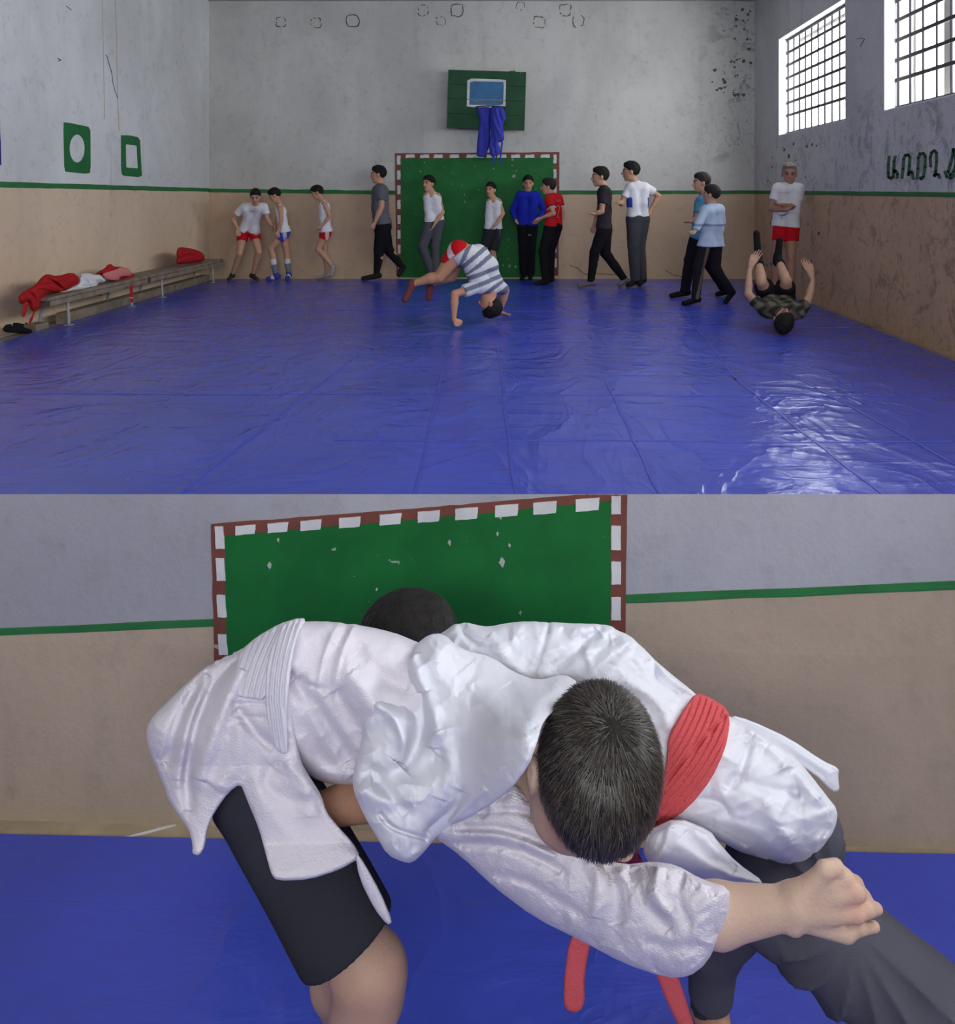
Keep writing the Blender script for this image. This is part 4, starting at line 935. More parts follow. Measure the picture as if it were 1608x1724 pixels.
# ---------------------------------------------------------------- clothes on the bench and hoop
c_red = clothm('red_cotton', (176, 42, 42)); c_white = clothm('white_cotton', (222, 220, 224)); c_pink = clothm('faded_pink_cotton', (214, 130, 128)); c_blue = clothm('blue_cotton', (66, 72, 172)); c_black = clothm('black_suede', (34, 34, 36))
ZB = (0, 380, 4.346)
def zb(pts): return [(x / 4.346, 380 + y / 4.346) for x, y in pts]
def onx(xw): return lambda u, v: xw * F / (u - CX)
def bundle(name, label, poly, xw, T, mat, folds, cat='jacket', cr=((3, 14, 5),), parent=None, **kw):
    pp = zb(poly); cx = sum(p[0] for p in pp) / len(pp); y = xw * F / (cx - CX); lowv = max(p[1] for p in pp); bp = P(cx, lowv, y)
    r = parent or empty(name, tuple(bp), label, cat)
    pillow('cloth' if parent is None else name, pp, onx(xw), T, mat, r, step=.8, folds=[(zb(f[0]), f[1] / 4.3, f[2]) for f in folds], cr=cr, rnd=1, tstep=.011, R=.06, **kw)
    return r
XBN = XL + .28
r = bundle('training_jacket', 'bright red training jacket sprawled over the near end of the bench', [(130, 515), (190, 470), (250, 440), (310, 370), (345, 352), (420, 370), (530, 338), (580, 380), (575, 420), (520, 450), (470, 480), (420, 490), (370, 490), (330, 510), (300, 560), (295, 600), (250, 635), (220, 610), (215, 560), (190, 560), (160, 575), (140, 560)], XBN + .03, .12, c_red,
           [([(340, 380), (400, 410), (470, 470)], 9, -18), ([(380, 400), (440, 440), (450, 480)], 7, -14), ([(200, 480), (260, 520), (270, 600)], 8, -14), ([(300, 420), (420, 400), (520, 360)], 10, 12), ([(240, 460), (330, 450), (400, 480)], 8, 10), ([(180, 510), (230, 480)], 8, 10)])
bundle('sleeve', None, [(180, 555), (215, 560), (195, 630), (180, 670), (155, 665), (165, 610)], XBN + .14, .02, c_red, [], parent=r, cr=())
bundle('belt_end', None, [(235, 620), (258, 620), (250, 660), (230, 715), (205, 718), (215, 680), (238, 650)], XBN + .15, .012, c_red, [], parent=r, cr=())
r = bundle('training_jacket', 'crumpled white jacket on the bench between the two red ones', [(335, 488), (400, 465), (470, 480), (520, 450), (570, 430), (585, 380), (590, 350), (650, 345), (690, 360), (740, 358), (775, 395), (765, 415), (715, 420), (710, 455), (650, 470), (560, 478), (470, 488), (400, 490)], XBN + .02, .10, c_white,
           [([(600, 380), (640, 400), (660, 450)], 7, -14), ([(690, 370), (700, 400), (720, 440)], 7, -12), ([(620, 360), (680, 390), (760, 390)], 8, 10), ([(520, 455), (580, 440), (640, 440)], 6, -8)])
bundle('belt_end', None, [(630, 455), (650, 455), (672, 510), (662, 514), (648, 480)], XBN + .15, .006, c_white, [], parent=r, cr=())
r = bundle('training_jacket', 'pink and red jacket bundle on the bench beside the white one', [(690, 350), (770, 310), (785, 285), (815, 278), (832, 300), (900, 300), (960, 335), (985, 365), (1025, 405), (1000, 430), (960, 420), (930, 400), (860, 405), (800, 402), (770, 385), (740, 360)], XBN - .02, .10, c_red,
           [([(720, 345), (800, 320), (860, 310)], 8, 12), ([(930, 360), (980, 390), (1010, 410)], 7, -10)])
bundle('collar', None, [(745, 352), (800, 335), (850, 320), (885, 300), (935, 310), (972, 350), (950, 370), (880, 372), (868, 402), (800, 400), (765, 385)], XBN + .05, .06, c_pink, [([(800, 350), (830, 370), (820, 390)], 7, -12), ([(870, 320), (890, 350), (930, 360)], 7, -10)], parent=r)
bundle('belt_end', None, [(948, 425), (975, 425), (976, 520), (977, 562), (950, 562), (950, 500)], XBN + .17, .008, c_red, [], parent=r, cr=())
bundle('white_belt_tip', None, [(948, 524), (977, 524), (977, 532), (948, 532)], XBN + .175, .010, c_white, [], parent=r, cr=())
bundle('hanging_corner', None, [(690, 485), (755, 472), (757, 490), (740, 518), (715, 505)], XBN - .05, .012, c_red, [], parent=r, cr=())
r = bundle('bundled_jacket', 'rounded red jacket bundle at the far end of the bench near the corner', [(1285, 280), (1295, 245), (1290, 200), (1300, 165), (1325, 155), (1420, 170), (1480, 195), (1502, 230), (1490, 262), (1400, 275), (1340, 278)], XBN + .02, .13, clothm('deep_red_cotton', (178, 40, 46)),
           [([(1300, 230), (1340, 180), (1400, 185)], 8, 14), ([(1310, 250), (1360, 215), (1420, 215)], 7, -16), ([(1400, 190), (1440, 220), (1430, 265)], 7, -14), ([(1330, 190), (1370, 185)], 7, -18)])
bundle('belt_end', None, [(1278, 345), (1295, 345), (1302, 410), (1285, 410), (1288, 375)], XBN - .12, .006, c_red, [], parent=r, cr=())
t_ = empty('canvas_shoes', (XL + .1, 6.9, -.035), 'pair of black slip-on shoes on the floor at the left by the wall', 'shoes')
def shoe(px, py, pts, xw, sole):
    pillow('shoe', zb(pts), lambda u, v: onx(xw)(u, v) - .02, .045, c_black, t_, step=.8, rnd=2, tstep=.01, R=.03, folds=[(zb(f), 3, -16) for f in sole])
shoe(0, 0, [(15, 760), (40, 722), (85, 718), (95, 740), (130, 725), (160, 738), (235, 760), (240, 785), (180, 790), (40, 780)], XL + .2, [[(100, 735), (130, 748)]])
shoe(0, 0, [(88, 712), (130, 708), (180, 722), (195, 702), (215, 730), (285, 742), (290, 765), (250, 775), (160, 765), (100, 750)], XL + .1, [[(140, 720), (180, 735)]])
ZH = (730, 100, 8.933)
def zh(pts): return [(730 + x / 8.933, 100 + y / 8.933) for x, y in pts]
hg = empty('training_jacket', tuple(P(826, 265, YB - .5)), 'blue training jacket hanging from the basketball hoop with two loose cords', 'jacket')
pillow('left_leg', zh([(650, 740), (700, 715), (860, 715), (870, 800), (855, 950), (850, 1100), (855, 1250), (830, 1340), (800, 1400), (785, 1470), (660, 1462), (645, 1440), (655, 1250), (680, 1050), (695, 900), (680, 850), (665, 790)]), YB - .53, .05, c_blue, hg, step=.6, rnd=1, tstep=.011, folds=[(zh([(700, 980), (840, 990)]), 2, -8), (zh([(740, 1000), (760, 1200), (750, 1400)]), 3, -22), (zh([(760, 740), (790, 850)]), 2, -10)]).name = 'cloth'
pillow('cloth', zh([(860, 715), (920, 698), (1030, 705), (1060, 760), (1095, 880), (1080, 920), (1045, 940), (1050, 1100), (1065, 1200), (1035, 1240), (960, 1250), (1000, 1320), (1010, 1420), (940, 1445), (880, 1470), (850, 1430), (830, 1300), (860, 1100), (850, 950)]), YB - .6, .06, c_blue, hg, step=.6, rnd=1, tstep=.011,
       folds=[(zh([(860, 980), (880, 1150), (880, 1300)]), 3.2, -40), (zh([(990, 720), (1000, 860), (1040, 940)]), 1.6, -20), (zh([(900, 900), (960, 1060), (1050, 1200)]), 2.4, 22), (zh([(930, 720), (960, 860), (1010, 1000)]), 2, 16), (zh([(910, 1180), (920, 1400)]), 2, -16)])
pillow('cord', zh([(888, 1430), (928, 1430), (920, 1558), (890, 1558)]), YB - .6, .012, c_blue, hg, step=.5, rnd=0, tstep=.005)
pillow('cord', zh([(1020, 1235), (1048, 1235), (1022, 1450), (1010, 1590), (990, 1588), (1000, 1400)]), YB - .6, .012, c_blue, hg, step=.5, rnd=0, tstep=.005)

# ---------------------------------------------------------------- the two grapplers on the lower floor
gi_l = clothm('textured_white_weave', (222, 216, 224), 260, .0009, .03, stretch=(1, 1, 1.5)); gi_r = clothm('smooth_white_cotton', (226, 226, 234), 500, .0003, .03)
belt_w = clothm('white_belt_cotton', (216, 213, 222), 500, .0003, .03); belt_r = clothm('red_belt_cotton', (214, 96, 100), 300, .001, .06)
dkshort = clothm('charcoal_shorts_cotton', (54, 55, 62), 300, .0006, .1); dktrs = clothm('dark_grey_jersey', (84, 84, 94), 400, .0005, .06)
m_bskin = M('warm_skin', (190, 150, 128), 0.55, 0.05, 9, bump=0.0012, bsc=140, vcol=True, spec=0.35)
def Q(px, py, y): return P(px, py, y)
A_ = empty('person', (Q(610, 2100, 1.6)[0], 1.6, ZLOW), 'grappler in white belt and charcoal shorts, head down, hand on the opponent\'s knee', 'person', None)
B_ = empty('person', (Q(1300, 1700, 1.7)[0], 1.7, ZLOW), 'grappler in red belt and dark grey trousers bent over the other\'s back', 'person', None)
def skincol(c, extra=()):
    base = np.array(lin(c))
    def f(v):
        o = np.tile(base, (len(v), 1))
        for ctr, r, cc in extra:
            k = np.exp(-(np.linalg.norm(v - ctr, axis=1) / r) ** 2)[:, None] * .8; o = o * (1 - k) + k * np.array(lin(cc))
        return o
    return f
# body of the left grappler: trunk under the jacket, near arm and hand, legs, feet, head
f = Field(Q(330, 1000, 1.62) * [1, 0, 0] + np.array([0, 1.08, ZLOW - .02]), np.array([.86, 1.98, .62]), .0052)
f.lo[0] = -.62
f = Field((-.66, 1.08, ZLOW - .02), (.62, 1.98, .62), .0047)
hipN, hipF = Q(425, 1300, 1.63), Q(430, 1270, 1.76); pel = Q(430, 1220, 1.69); che = Q(690, 1200, 1.70)
f.cone(pel, che, .09, .09, .03); f.cone(hipN, hipF, .07, .07, .04)
knN = Q(622, 1640, 1.5); anN = Q(612, 2085, 1.52); knF = Q(585, 1600, 1.86); anF = Q(585, 1755, 1.9)
for (h_, k_, a_, t_x) in ((hipN, knN, anN, 90), (hipF, knF, anF, 70)):
    f.cone(h_, k_ + np.array([-.012, 0, .02]), .066, .058, .03); m = k_ * .66 + a_ * .34 + np.array([-.022, 0, 0]); f.cone(k_, m, .066, .058, .02); f.cone(m, a_, .057, .035, .02)
    f.cone(k_ + np.array([.012, -.012, .01]), k_ + np.array([.012, -.012, -.035]), .054, .05, .02)
    hl = a_.copy(); hl[2] = ZLOW + .045; hl[0] -= .03; to = hl + np.array([.19, -.06, -.008]); f.cone(a_, hl, .034, .034, .02); f.cone(hl, to, .036, .026, .03)
    for i in range(5): tb = to + np.array([0, (i - 2) * .017, -.002]); f.cone(tb, tb + np.array([.03 - .003 * abs(i - 1), 0, -.006]), .011, .010, .006)
elN = Q(1010, 1520, 1.385); wrN = Q(1338, 1526, 1.285); shN = Q(800, 1350, 1.55)
f.cone(che, shN, .08, .045, .03); f.cone(shN, elN, .042, .036, .02); f.cone(elN, Q(1210, 1540, 1.32), .036, .042, .02); f.cone(Q(1210, 1540, 1.32), wrN, .042, .0265, .012)
f.cone(wrN + np.array([.0, .01, .006]), wrN + np.array([-.004, -.012, -.02]), .022, .014, .012)
kn = [Q(1422, 1478, 1.285), Q(1441, 1503, 1.275), Q(1441, 1538, 1.272), Q(1424, 1572, 1.28)]
for i, k_ in enumerate(kn): f.cone(wrN + np.array([.0, 0, (1.5 - i) * .011]), k_, .0165, .0135, .009)
f.cone(wrN, Q(1395, 1528, 1.288), .024, .022, .01)
fing = [[(1422, 1478, 1.285), (1442, 1488, 1.30), (1448, 1502, 1.33)], [(1441, 1503, 1.275), (1456, 1512, 1.295), (1455, 1522, 1.33)], [(1441, 1538, 1.272), (1462, 1532, 1.272), (1477, 1530, 1.295)], [(1424, 1572, 1.28), (1452, 1562, 1.275), (1473, 1560, 1.295)]]
for i, ch in enumerate(fing):
    ch = [Q(*c) for c in ch]; r0 = (.0118, .012, .0115, .0105)[i]
    f.cone(ch[0], ch[1], r0 * 1.02, r0 * .95, .003); f.ell(ch[0] + np.array([.002, -.004, .003]), np.eye(3), (.011, .011, .010), .006); f.cone(ch[1], ch[2], r0 * .95, r0 * .8, .002)
f.cone(Q(1352, 1503, 1.285), Q(1388, 1466, 1.28), .017, .0125, .012); f.cone(Q(1388, 1464, 1.28), Q(1408, 1460, 1.285), .0135, .012, .004); f.cone(Q(1408, 1460, 1.285), Q(1421, 1474, 1.30), .0115, .0095, .003)
# head: crown towards the lens, face turned down
HCn = Q(1004, 1300, 1.335); hu = unit(Q(1045, 1240, 1.12) - HCn); hf_ = unit(np.array([.10, .35, -1.0])); hfr = frame_from(unit(hf_ - hu * (hf_ @ hu)), hu); hfr = frame_from(hfr[0], hu)
f.ell(HCn, np.array([[1, 0, 0], [0, 1, 0], [0, 0, 1.0]]), (.094, .10, .118), .01)
f.cone(Q(965, 1345, 1.40), Q(830, 1290, 1.62), .058, .06, .03)
f.ell(Q(958, 1350, 1.365), np.eye(3), (.066, .075, .066), .02)     # jaw and cheek
f.cone(Q(1000, 1405, 1.36), Q(1050, 1428, 1.34), .026, .018, .02)   # brow
f.ell(Q(897, 1304, 1.335), np.eye(3), (.011, .026, .030), .008); f.ell(Q(890, 1300, 1.312), np.eye(3), (.006, .012, .018), .002, cut=True)
f.cone(Q(962, 1402, 1.32), Q(975, 1420, 1.31), .012, .013, .01)
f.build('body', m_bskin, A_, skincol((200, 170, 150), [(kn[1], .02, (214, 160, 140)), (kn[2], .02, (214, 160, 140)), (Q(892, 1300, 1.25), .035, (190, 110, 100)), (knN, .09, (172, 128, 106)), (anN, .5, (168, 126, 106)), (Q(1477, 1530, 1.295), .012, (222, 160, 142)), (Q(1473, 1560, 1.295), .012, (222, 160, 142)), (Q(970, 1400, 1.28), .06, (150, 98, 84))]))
# hair cap and strands
def hair_head(root, ctr, rad, axr, crown, n, L0, cols, hide=None, seed=1, cap=(34, 30, 27), reg=None):
    hf2 = Field(ctr - .17, ctr + .17, .004); hf2.ell(ctr, np.eye(3), rad, 0); hf2.wrinkle(.0012, 220, 5, (1, 1, 1))
    for c, nn in (reg or []): hf2.plane(c, nn)
    ho = hf2.build('hair', M('scalp_hair', cap, .8, .2, 50, bump=.003, bsc=160), root)
    r = np.random.RandomState(seed); d = r.randn(n, 3); d /= np.linalg.norm(d, axis=1)[:, None]; rad = np.array(rad); p = ctr + d * rad
    keep = np.ones(n, bool)
    for c, nn in (reg or []): keep &= ((p - np.array(c)) @ unit(nn)) > .002
    keep &= d[:, 1] < .55
    p, d = p[keep], d[keep]; nrm = d / rad; nrm /= np.linalg.norm(nrm, axis=1)[:, None]
    fl = p - crown; fl -= nrm * (fl * nrm).sum(1)[:, None]; dist = np.linalg.norm(fl, axis=1)[:, None]; fl /= dist + 1e-6
    fl = fl + np.array([0.05, 0, -.35]) ; fl -= nrm * (fl * nrm).sum(1)[:, None]; fl /= np.linalg.norm(fl, axis=1)[:, None] + 1e-9
    clump = np.sin(p @ np.array([130, 60, 40.])) [:, None] * .3; side = np.cross(nrm, fl); dr = fl + side * (clump + r.randn(len(p), 1) * .22) + nrm * r.uniform(.25, .6, (len(p), 1)); dr /= np.linalg.norm(dr, axis=1)[:, None]
    L = L0 * r.uniform(.6, 1.15, (len(p), 1)); w_ = .00065; p0 = p - nrm * .003
    m1 = p0 + dr * L * .55; m2 = p0 + dr * L + (fl * .25 - nrm * .12) * L; sd = np.cross(dr, nrm); sd /= np.linalg.norm(sd, axis=1)[:, None]
    v = np.stack([p0 - sd * w_, p0 + sd * w_, m1 + sd * w_ * .8, m1 - sd * w_ * .8, m2 + sd * w_ * .2, m2 - sd * w_ * .2], 1).reshape(-1, 3)
    i = np.arange(len(p))[:, None] * 6; q = np.concatenate([i + [0, 1, 2, 3], i + [3, 2, 4, 5]], 0)
    cc = np.array([lin(c) for c in cols]); k = r.rand(len(p)); c = cc[(k * len(cols)).astype(int).clip(0, len(cols) - 1)]
    o = mesh('hair_strands', v, q, M('hair_strand', (60, 52, 46), .45, .0, vcol=True, spec=.5), ho, False, np.repeat(c, 6, 0)); o['kind'] = 'stuff'
hair_head(A_, Q(1010, 1292, 1.332), (.099, .106, .124), None, Q(1048, 1196, 1.25), 26000, .021, [(30, 26, 24), (46, 40, 35), (70, 62, 54), (92, 84, 74), (38, 32, 30)],
          reg=[(Q(925, 1392, 1.27), (.55, -.25, .75))])
A_.children[-1].name = 'hair'
# skin and trunk of the right grappler
f = Field((-.62, 1.42, ZLOW - .02), (1.02, 2.2, .66), .0062)
f.cone(Q(1290, 1345, 1.70), Q(860, 1180, 1.80), .075, .09, .03); f.cone(Q(860, 1170, 1.78), Q(740, 1110, 1.88), .09, .055, .03)
HD = Q(688, 1066, 1.92); f.ell(HD, np.eye(3), (.108, .105, .085), .01); f.ell(Q(690, 1100, 1.93), np.eye(3), (.07, .1, .075), .02); f.cone(Q(690, 1130, 1.86), Q(690, 1150, 1.84), .02, .015, .01)
for sx in (606, 770): f.ell(Q(sx, 1095, 1.92), np.eye(3), (.012, .02, .03), .006)
el2 = Q(668, 1330, 1.56); f.cone(Q(790, 1160, 1.72), el2, .06, .048, .02); f.cone(el2, Q(545, 1362, 1.60), .047, .032, .02)
hx = Q(545, 1362, 1.60); hy = Q(490, 1352, 1.63)
for (a, b2, ra, rb) in hand_prims(hx, hx + (hy - hx) * 1.7, np.array([0, 0, 1.0]), 1.15): f.cone(a, b2, ra, rb, .006)
R_h1, R_k1, R_a1 = Q(1305, 1497, 1.59), Q(1562, 1716, 1.46), Q(1790, 2110, 1.5)
R_h2, R_k2, R_a2 = Q(1300, 1440, 1.78), Q(1205, 1585, 1.93), Q(1194, 1700, 1.985)
for (h_, k_, a_) in ((R_h1, R_k1, R_a1), (R_h2, R_k2, R_a2)):
    f.cone(h_, k_, .07, .055, .03); f.cone(k_, a_, .05, .034, .02); hl = a_.copy(); hl[2] = ZLOW + .046; to = hl + np.array([-.05 if k_ is R_k1 else .03, -.15, -.004]); f.cone(a_, hl, .034, .034, .02); f.cone(hl, to, .036, .026, .03)
    for i in range(5): tb = to + np.array([(i - 2) * .017, 0, -.002]); f.cone(tb, tb + np.array([0, -.03, -.006]), .011, .010, .006)
f.build('body', m_bskin, B_, skincol((176, 132, 108)))
hair_head(B_, HD + np.array([0, -.004, .004]), (.114, .112, .09), None, HD + np.array([.0, .02, .1]), 9000, .014, [(24, 20, 22), (34, 30, 32), (46, 42, 44)], reg=[(HD + np.array([0, 0, -.045]), (0, 0, 1))], seed=3)
# far leg and near leg trousers
f = Field((.3, 1.3, ZLOW + .03), (1.12, 2.12, .42), .0056)
f.cone(R_h1, R_h2, .09, .085, .04); f.cone(Q(1352, 1410, 1.62), Q(1340, 1470, 1.62), .078, .09, .04)
f.cone(R_h1, R_k1, .098, .094, .03); f.cone(R_k1, R_a1, .092, .055, .03, flat=True)
f.cone(R_h2, R_k2, .085, .064, .03); f.cone(R_k2, R_a2 + (R_k2 - R_a2) * .22, .062, .054, .03, flat=True)
X, Y, Z_ = f.all(); d1 = unit(R_k1 - R_h1); al = (X - R_h1[0]) * d1[0] + (Y - R_h1[1]) * d1[1] + (Z_ - R_h1[2]) * d1[2]
pq = (X - R_h1[0]) * d1[2] - (Z_ - R_h1[2]) * d1[0]
f.F -= (.011 * np.clip(1 - np.abs(np.sin(al * 36 + pq * 22 + 1.2 * np.sin(Y * 20))) ** .8, 0, 1) * np.clip((al - .08) * 9, 0, 1) * (X > 50)).astype(np.float32)
Kc = Q(1425, 1555, 1.48); dx_, dz_ = X - Kc[0], Z_ - Kc[2]; an_ = np.arctan2(dz_, dx_); ds_ = np.sqrt(dx_ ** 2 + dz_ ** 2)
f.F -= (.016 * (np.clip(1 - np.abs(np.sin(an_ * 7.5 + 1.5 * ds_ + .4)) ** .7, 0, 1) - .3) * np.clip((ds_ - .03) * 12, 0, 1) * np.clip((.55 - ds_) * 4, 0, 1) * (X > .45)).astype(np.float32)
f.wrinkle(.003, 30, 5)
f.build('trousers', dktrs, B_)
f = Field(R_a2 - .13, R_a2 + .16, .005); f.cone(R_a2 + (R_k2 - R_a2) * .26, R_a2 + (R_k2 - R_a2) * .02, .05, .044, 0, flat=True); X, Y, Z_ = f.all()
f.F -= (.0015 * np.sin(np.arctan2(X - R_a2[0], Y - R_a2[1]) * 40)).astype(np.float32); f.build('ribbed_cuff', clothm('ribbed_grey_jersey', (62, 62, 70)), B_)
# left grappler's shorts
f = Field((-.62, 1.38, -.55), (-.08, 2.0, .45), .0056); f.cone(hipN, hipF, .085, .085, .05); hemN = Q(582, 1578, 1.52); f.cone(hipN + np.array([.02, 0, -.03]), knN + np.array([.0, -.006, .0]), .092, .09, .03)
f.cone(hipF, Q(585, 1570, 1.84), .085, .075, .03)
f.plane(Q(595, 1568, 1.53), (-.5, .12, .87))
f.wrinkle(.004, 22, 8); f.plane(Q(420, 1190, 1.68), (.1, 0, -1)); f.build('shorts', dkshort, A_)
# jackets: the trunk outline gives the thickness, each piece of cloth is cut from it
L_OUT = [(236, 1230), (300, 1155), (350, 1112), (404, 1088), (440, 1066), (470, 1048), (520, 1039), (600, 1045), (700, 1072), (795, 1118), (815, 1250), (742, 1337), (640, 1337), (575, 1328), (530, 1320), (480, 1345), (350, 1345), (262, 1300)]
L_OUT2 = [(230, 1228), (300, 1153), (350, 1110), (404, 1086), (440, 1064), (470, 1046), (520, 1038), (600, 1045), (700, 1072), (795, 1118), (815, 1250), (742, 1337), (660, 1345), (640, 1460), (460, 1510), (320, 1470), (262, 1330)]
R_OUT = [(680, 1120), (698, 1086), (760, 1044), (860, 1042), (1000, 1043), (1064, 1064), (1172, 1160), (1228, 1196), (1300, 1238), (1392, 1333), (1418, 1364), (1390, 1450), (1338, 1490), (1206, 1450), (1080, 1470), (1000, 1450), (800, 1350), (676, 1200)]
midL = lambda u, v: 1.665 - np.clip(v - 1290, 0, 200) * .0012
midR = lambda u, v: 1.76 - (u - 900) * .00028
pillow('training_jacket', [(470, 1050), (520, 1041), (600, 1047), (660, 1058), (720, 1085), (790, 1120), (810, 1250), (740, 1335), (640, 1335), (575, 1326), (535, 1318), (505, 1290), (482, 1255), (450, 1190), (425, 1110)], midL, .165, gi_l, A_, R=.19, step=2.6, prof=L_OUT, edge=.02,
       folds=[([(588, 1045), (562, 1095), (549, 1165)], 5, -4), ([(600, 1048), (574, 1098), (560, 1170)], 4, 4), ([(572, 1045), (547, 1095), (535, 1155)], 4, 4), ([(486, 1133), (515, 1152), (548, 1160)], 4, -4), ([(492, 1140), (545, 1215), (590, 1285)], 16, -18), ([(560, 1160), (600, 1225), (650, 1290)], 15, -16),
              ([(520, 1190), (560, 1260), (600, 1305)], 14, 12), ([(585, 1130), (630, 1190), (660, 1260)], 16, 12), ([(500, 1240), (530, 1290), (580, 1310)], 12, 10), ([(600, 1090), (640, 1140), (690, 1160)], 14, -8)], cr=[(1, 60, 3.5), (2, 26, 1.2)])
pillow('jacket_skirt', [(450, 1072), (400, 1092), (350, 1115), (300, 1160), (255, 1203), (242, 1228), (249, 1262), (275, 1322), (285, 1352), (318, 1395), (325, 1425), (322, 1438), (336, 1441), (345, 1425), (349, 1395), (362, 1366), (385, 1334), (405, 1319), (415, 1345), (436, 1395), (448, 1440), (456, 1470), (465, 1483), (520, 1482), (572, 1465), (608, 1443), (594, 1418), (570, 1392), (550, 1368), (541, 1338), (524, 1312), (505, 1280), (492, 1200), (480, 1100)],
       midL, .17, gi_l, A_, R=.19, step=2.6, rnd=1, hem=9, prof=L_OUT2, edge=.02, tmul=lambda U, V: 1 - .72 * np.clip((V - 1290) / 130, 0, 1),
       folds=[([(400, 1098), (340, 1180), (312, 1290), (320, 1370)], 11, -17), ([(370, 1112), (300, 1200), (282, 1290)], 10, -13), ([(410, 1120), (368, 1210), (335, 1320)], 13, 16), ([(350, 1130), (318, 1220), (300, 1320)], 9, 9), ([(398, 1190), (430, 1235), (462, 1262)], 9, -10), ([(400, 1215), (400, 1280), (360, 1330)], 14, 9), ([(462, 1290), (440, 1320), (480, 1350), (530, 1350)], 12, -9), ([(430, 1300), (450, 1370), (500, 1420)], 15, 7), ([(540, 1350), (560, 1400), (600, 1425)], 10, -8), ([(392, 1184), (446, 1186)], 3, -4), ([(392, 1205), (446, 1208)], 3, -4), ([(480, 1280), (515, 1320), (520, 1380)], 14, 10)], cr=[(7, 55, 4), (8, 24, 1.2)])
pillow('jacket_flap', [(596, 1430), (612, 1450), (640, 1500), (662, 1552), (652, 1558), (630, 1530), (605, 1480)], 1.47, .008, gi_l, A_, R=.01, rnd=1, step=2)
rb = lambda n, ang, sp, amp=.0022: (lambda U, V: amp * np.cos(2 * math.pi * ((U * math.cos(ang) + V * math.sin(ang)) + 6 * np.sin((V - U) / 60)) / sp))
pillow('belt', [(404, 1096), (432, 1072), (470, 1050), (500, 1041), (492, 1062), (468, 1095), (452, 1140), (447, 1180), (420, 1176), (396, 1172), (397, 1130)], midL, .17, belt_w, A_, R=.19, step=1.7, rnd=1, prof=L_OUT2, grow=.010, edge=.004, ribs=lambda U, V: .0035 * np.cos(2 * math.pi * (U - 400 - (1175 - V) * .18 - ((1175 - V) / 120).clip(0, 2) ** 2 * 22) / 9.5))
pillow('belt', [(470, 1056), (492, 1042), (518, 1040), (500, 1070), (490, 1120), (482, 1200), (485, 1255), (483, 1272), (464, 1263), (452, 1230), (446, 1170), (450, 1110)], midL, .17, belt_w, A_, R=.19, step=1.7, rnd=1, prof=L_OUT2, grow=.018, edge=.004, ribs=lambda U, V: .0035 * np.cos(2 * math.pi * (U - 455 - ((1180 - V) / 130).clip(0, 2) ** 2 * 24 - (V - 1180).clip(0, 90) * .12) / 8.5))
# near sleeve reaching across to the knee
pillow('sleeve', [(725, 1405), (760, 1372), (800, 1345), (850, 1325), (872, 1322), (900, 1352), (922, 1385), (960, 1405), (1003, 1425), (1010, 1442), (1050, 1456), (1100, 1450), (1140, 1456), (1180, 1480), (1229, 1494), (1228, 1530), (1214, 1575), (1190, 1622), (1160, 1645), (1120, 1646), (1050, 1622), (975, 1582), (900, 1545), (830, 1492), (775, 1440)],
       lambda u, v: 1.5 - (u - 740) * .00044, .068, gi_l, A_, R=.075, step=2.2, rnd=1,
       folds=[([(760, 1395), (850, 1392), (930, 1425)], 7, -7), ([(770, 1420), (860, 1425), (950, 1470)], 8, -8), ([(800, 1370), (870, 1362), (910, 1380)], 7, -6), ([(785, 1405), (860, 1408), (940, 1445)], 7, 6), ([(830, 1470), (900, 1490), (980, 1540)], 10, -6), ([(1010, 1440), (1040, 1490), (1040, 1560)], 12, -9), ([(990, 1425), (1010, 1480), (1000, 1550)], 12, 8), ([(1060, 1460), (1080, 1520), (1130, 1570)], 11, -8), ([(1110, 1455), (1100, 1510), (1130, 1540)], 10, 8), ([(1150, 1465), (1140, 1520), (1160, 1560)], 9, -5), ([(1080, 1580), (1130, 1600), (1180, 1590)], 12, -5)], cr=[(11, 50, 4), (12, 20, 1.5)],
       ribs=lambda U, V: .0006 * np.cos(2 * math.pi * (V - .35 * U + 4 * np.sin(U / 40)) / 5.2))
# right grappler's jacket
pillow('training_jacket', [(700, 1088), (748, 1062), (762, 1046), (780, 1040), (800, 1050), (822, 1055), (860, 1045), (910, 1041), (960, 1047), (1000, 1047), (1025, 1043), (1062, 1066), (1085, 1090), (1112, 1118), (1145, 1145), (1172, 1166), (1205, 1200), (1150, 1325), (1080, 1412), (1000, 1420), (900, 1350), (800, 1340), (700, 1300), (680, 1180), (684, 1120)], midR, .16, gi_r, B_, R=.19, step=2.6, rnd=1, prof=R_OUT, edge=.02,
       folds=[([(690, 1103), (760, 1109), (830, 1113), (868, 1140), (905, 1152), (945, 1140), (978, 1152)], 3.5, -6), ([(925, 1045), (915, 1090), (895, 1148)], 4, -4), ([(1010, 1060), (965, 1100), (930, 1128)], 10, -9), ([(1060, 1080), (1020, 1110), (985, 1150)], 12, 9), ([(940, 1060), (985, 1080), (1030, 1075)], 9, -6), ([(1090, 1110), (1110, 1150), (1170, 1180)], 8, -8), ([(1115, 1125), (1150, 1155), (1165, 1160)], 5, 6), ([(775, 1050), (790, 1075), (830, 1085)], 7, -8), ([(1060, 1150), (1110, 1180), (1130, 1230)], 10, 6), ([(820, 1070), (850, 1100), (880, 1140)], 12, 6)], cr=[(21, 46, 5), (22, 20, 1.8)])
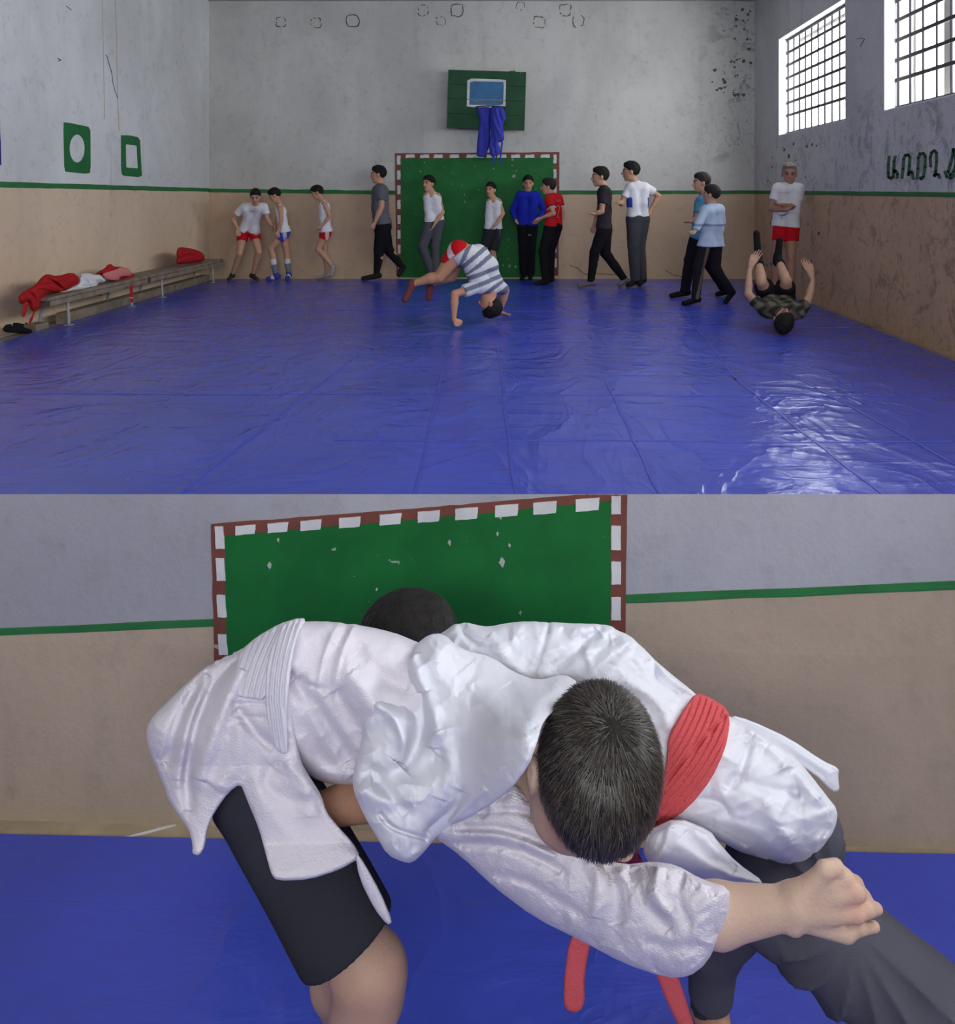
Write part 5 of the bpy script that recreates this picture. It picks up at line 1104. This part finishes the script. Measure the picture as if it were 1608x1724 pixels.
pillow('sleeve', [(686, 1108), (700, 1085), (722, 1068), (745, 1066), (775, 1092), (830, 1106), (862, 1130), (905, 1146), (950, 1134), (976, 1150), (948, 1184), (914, 1214), (905, 1250), (890, 1290), (858, 1332), (800, 1372), (745, 1398), (702, 1448), (686, 1454), (652, 1440), (632, 1405), (612, 1372), (592, 1322), (599, 1280), (613, 1240), (606, 1210), (616, 1184), (642, 1170), (676, 1172), (690, 1160), (680, 1135)],
       lambda u, v: 1.60 - (v - 1080) * .0004 - .32 * sst((u - 740) / 170) * sst((v - 1110) / 150), .095, gi_r, B_, R=.1, step=2.4, rnd=1, tmul=lambda U, V: 1 - .5 * np.clip((U - 760) / 100, 0, 1),
       folds=[([(700, 1165), (712, 1215), (700, 1262), (672, 1292)], 17, -32), ([(690, 1100), (712, 1160), (735, 1215), (728, 1262)], 12, 16), ([(628, 1182), (668, 1208), (684, 1262), (672, 1285)], 9, 16), ([(735, 1265), (705, 1300), (620, 1310)], 18, -14), ([(640, 1372), (660, 1396), (716, 1412)], 4, -7), ([(740, 1225), (760, 1290), (740, 1350)], 12, 12), ([(780, 1330), (760, 1372), (720, 1400)], 9, -12), ([(820, 1325), (780, 1360), (755, 1385)], 7, 8), ([(850, 1150), (880, 1200), (900, 1230)], 14, -8), ([(780, 1120), (830, 1180), (850, 1260)], 20, 7), ([(620, 1290), (650, 1330), (690, 1370)], 12, -10), ([(600, 1330), (640, 1350), (700, 1345)], 14, 10), ([(940, 1150), (900, 1190), (880, 1240)], 10, 8)], cr=[(31, 60, 7), (32, 24, 1.6)])
pillow('jacket_skirt', [(1180, 1195), (1226, 1202), (1300, 1240), (1350, 1275), (1390, 1335), (1414, 1364), (1411, 1395), (1386, 1445), (1336, 1484), (1300, 1468), (1255, 1440), (1206, 1412), (1185, 1402), (1100, 1400), (1108, 1360), (1150, 1290)], midR, .16, gi_r, B_, R=.19, step=2.6, rnd=1, hem=15, prof=R_OUT, edge=.02, grow=.004,
       folds=[([(1262, 1250), (1250, 1290), (1225, 1330)], 9, -8), ([(1240, 1310), (1290, 1330), (1350, 1335)], 9, -7), ([(1180, 1345), (1215, 1350), (1225, 1370)], 6, -8), ([(1290, 1350), (1310, 1385), (1330, 1420)], 14, 8), ([(1330, 1290), (1340, 1340), (1320, 1400)], 14, -8), ([(1270, 1230), (1330, 1290), (1380, 1350)], 12, 8), ([(1200, 1380), (1260, 1390), (1330, 1450)], 10, 6)], cr=[(41, 42, 4.5), (42, 20, 1.4)])
pillow('jacket_front', [(1088, 1400), (1140, 1375), (1196, 1398), (1208, 1416), (1240, 1452), (1289, 1486), (1268, 1495), (1200, 1492), (1120, 1468), (1082, 1445)], 1.5, .05, gi_r, B_, R=.06, step=2.4, rnd=1, hem=5, folds=[([(1130, 1390), (1120, 1430), (1100, 1455)], 9, 9), ([(1150, 1400), (1190, 1440), (1240, 1470)], 10, -8)], cr=[(51, 40, 3)])
pillow('jacket_flap', [(1228, 1203), (1262, 1212), (1330, 1243), (1385, 1281), (1413, 1293), (1411, 1308), (1414, 1332), (1402, 1334), (1370, 1302), (1300, 1262), (1240, 1232)], 1.72, .018, gi_r, B_, R=.025, step=2, rnd=1, hem=6, folds=[([(1250, 1215), (1320, 1255), (1395, 1310)], 6, -5)])
pillow('belt', [(1172, 1164), (1200, 1176), (1226, 1194), (1229, 1222), (1221, 1262), (1198, 1312), (1160, 1360), (1112, 1394), (1084, 1412), (1072, 1440), (1084, 1452), (1050, 1462), (1035, 1440), (1060, 1405), (1092, 1372), (1112, 1330), (1122, 1285), (1125, 1240), (1145, 1205)], midR, .16, belt_r, B_, R=.19, step=1.7, rnd=1, prof=R_OUT, grow=.014, edge=.004, folds=[([(1222, 1205), (1180, 1250), (1130, 1305), (1100, 1360)], 2.5, -6)],
       ribs=lambda U, V: .0022 * np.cos(2 * math.pi * (np.hypot(U - 860, V - 1080)) / 10.5) + .0009 * np.cos(2 * math.pi * (V - U) / 6))
pillow('belt_end', [(1040, 1420), (1068, 1440), (1000, 1560), (984, 1640), (985, 1695), (968, 1707), (950, 1700), (948, 1660), (958, 1580), (1000, 1500)], 1.58, .007, belt_r, B_, R=.01, step=2, rnd=1)
pillow('belt_end', [(1060, 1430), (1082, 1440), (1110, 1560), (1145, 1650), (1180, 1760), (1160, 1765), (1110, 1660), (1080, 1560)], 1.66, .007, belt_r, B_, R=.01, step=2, rnd=1)
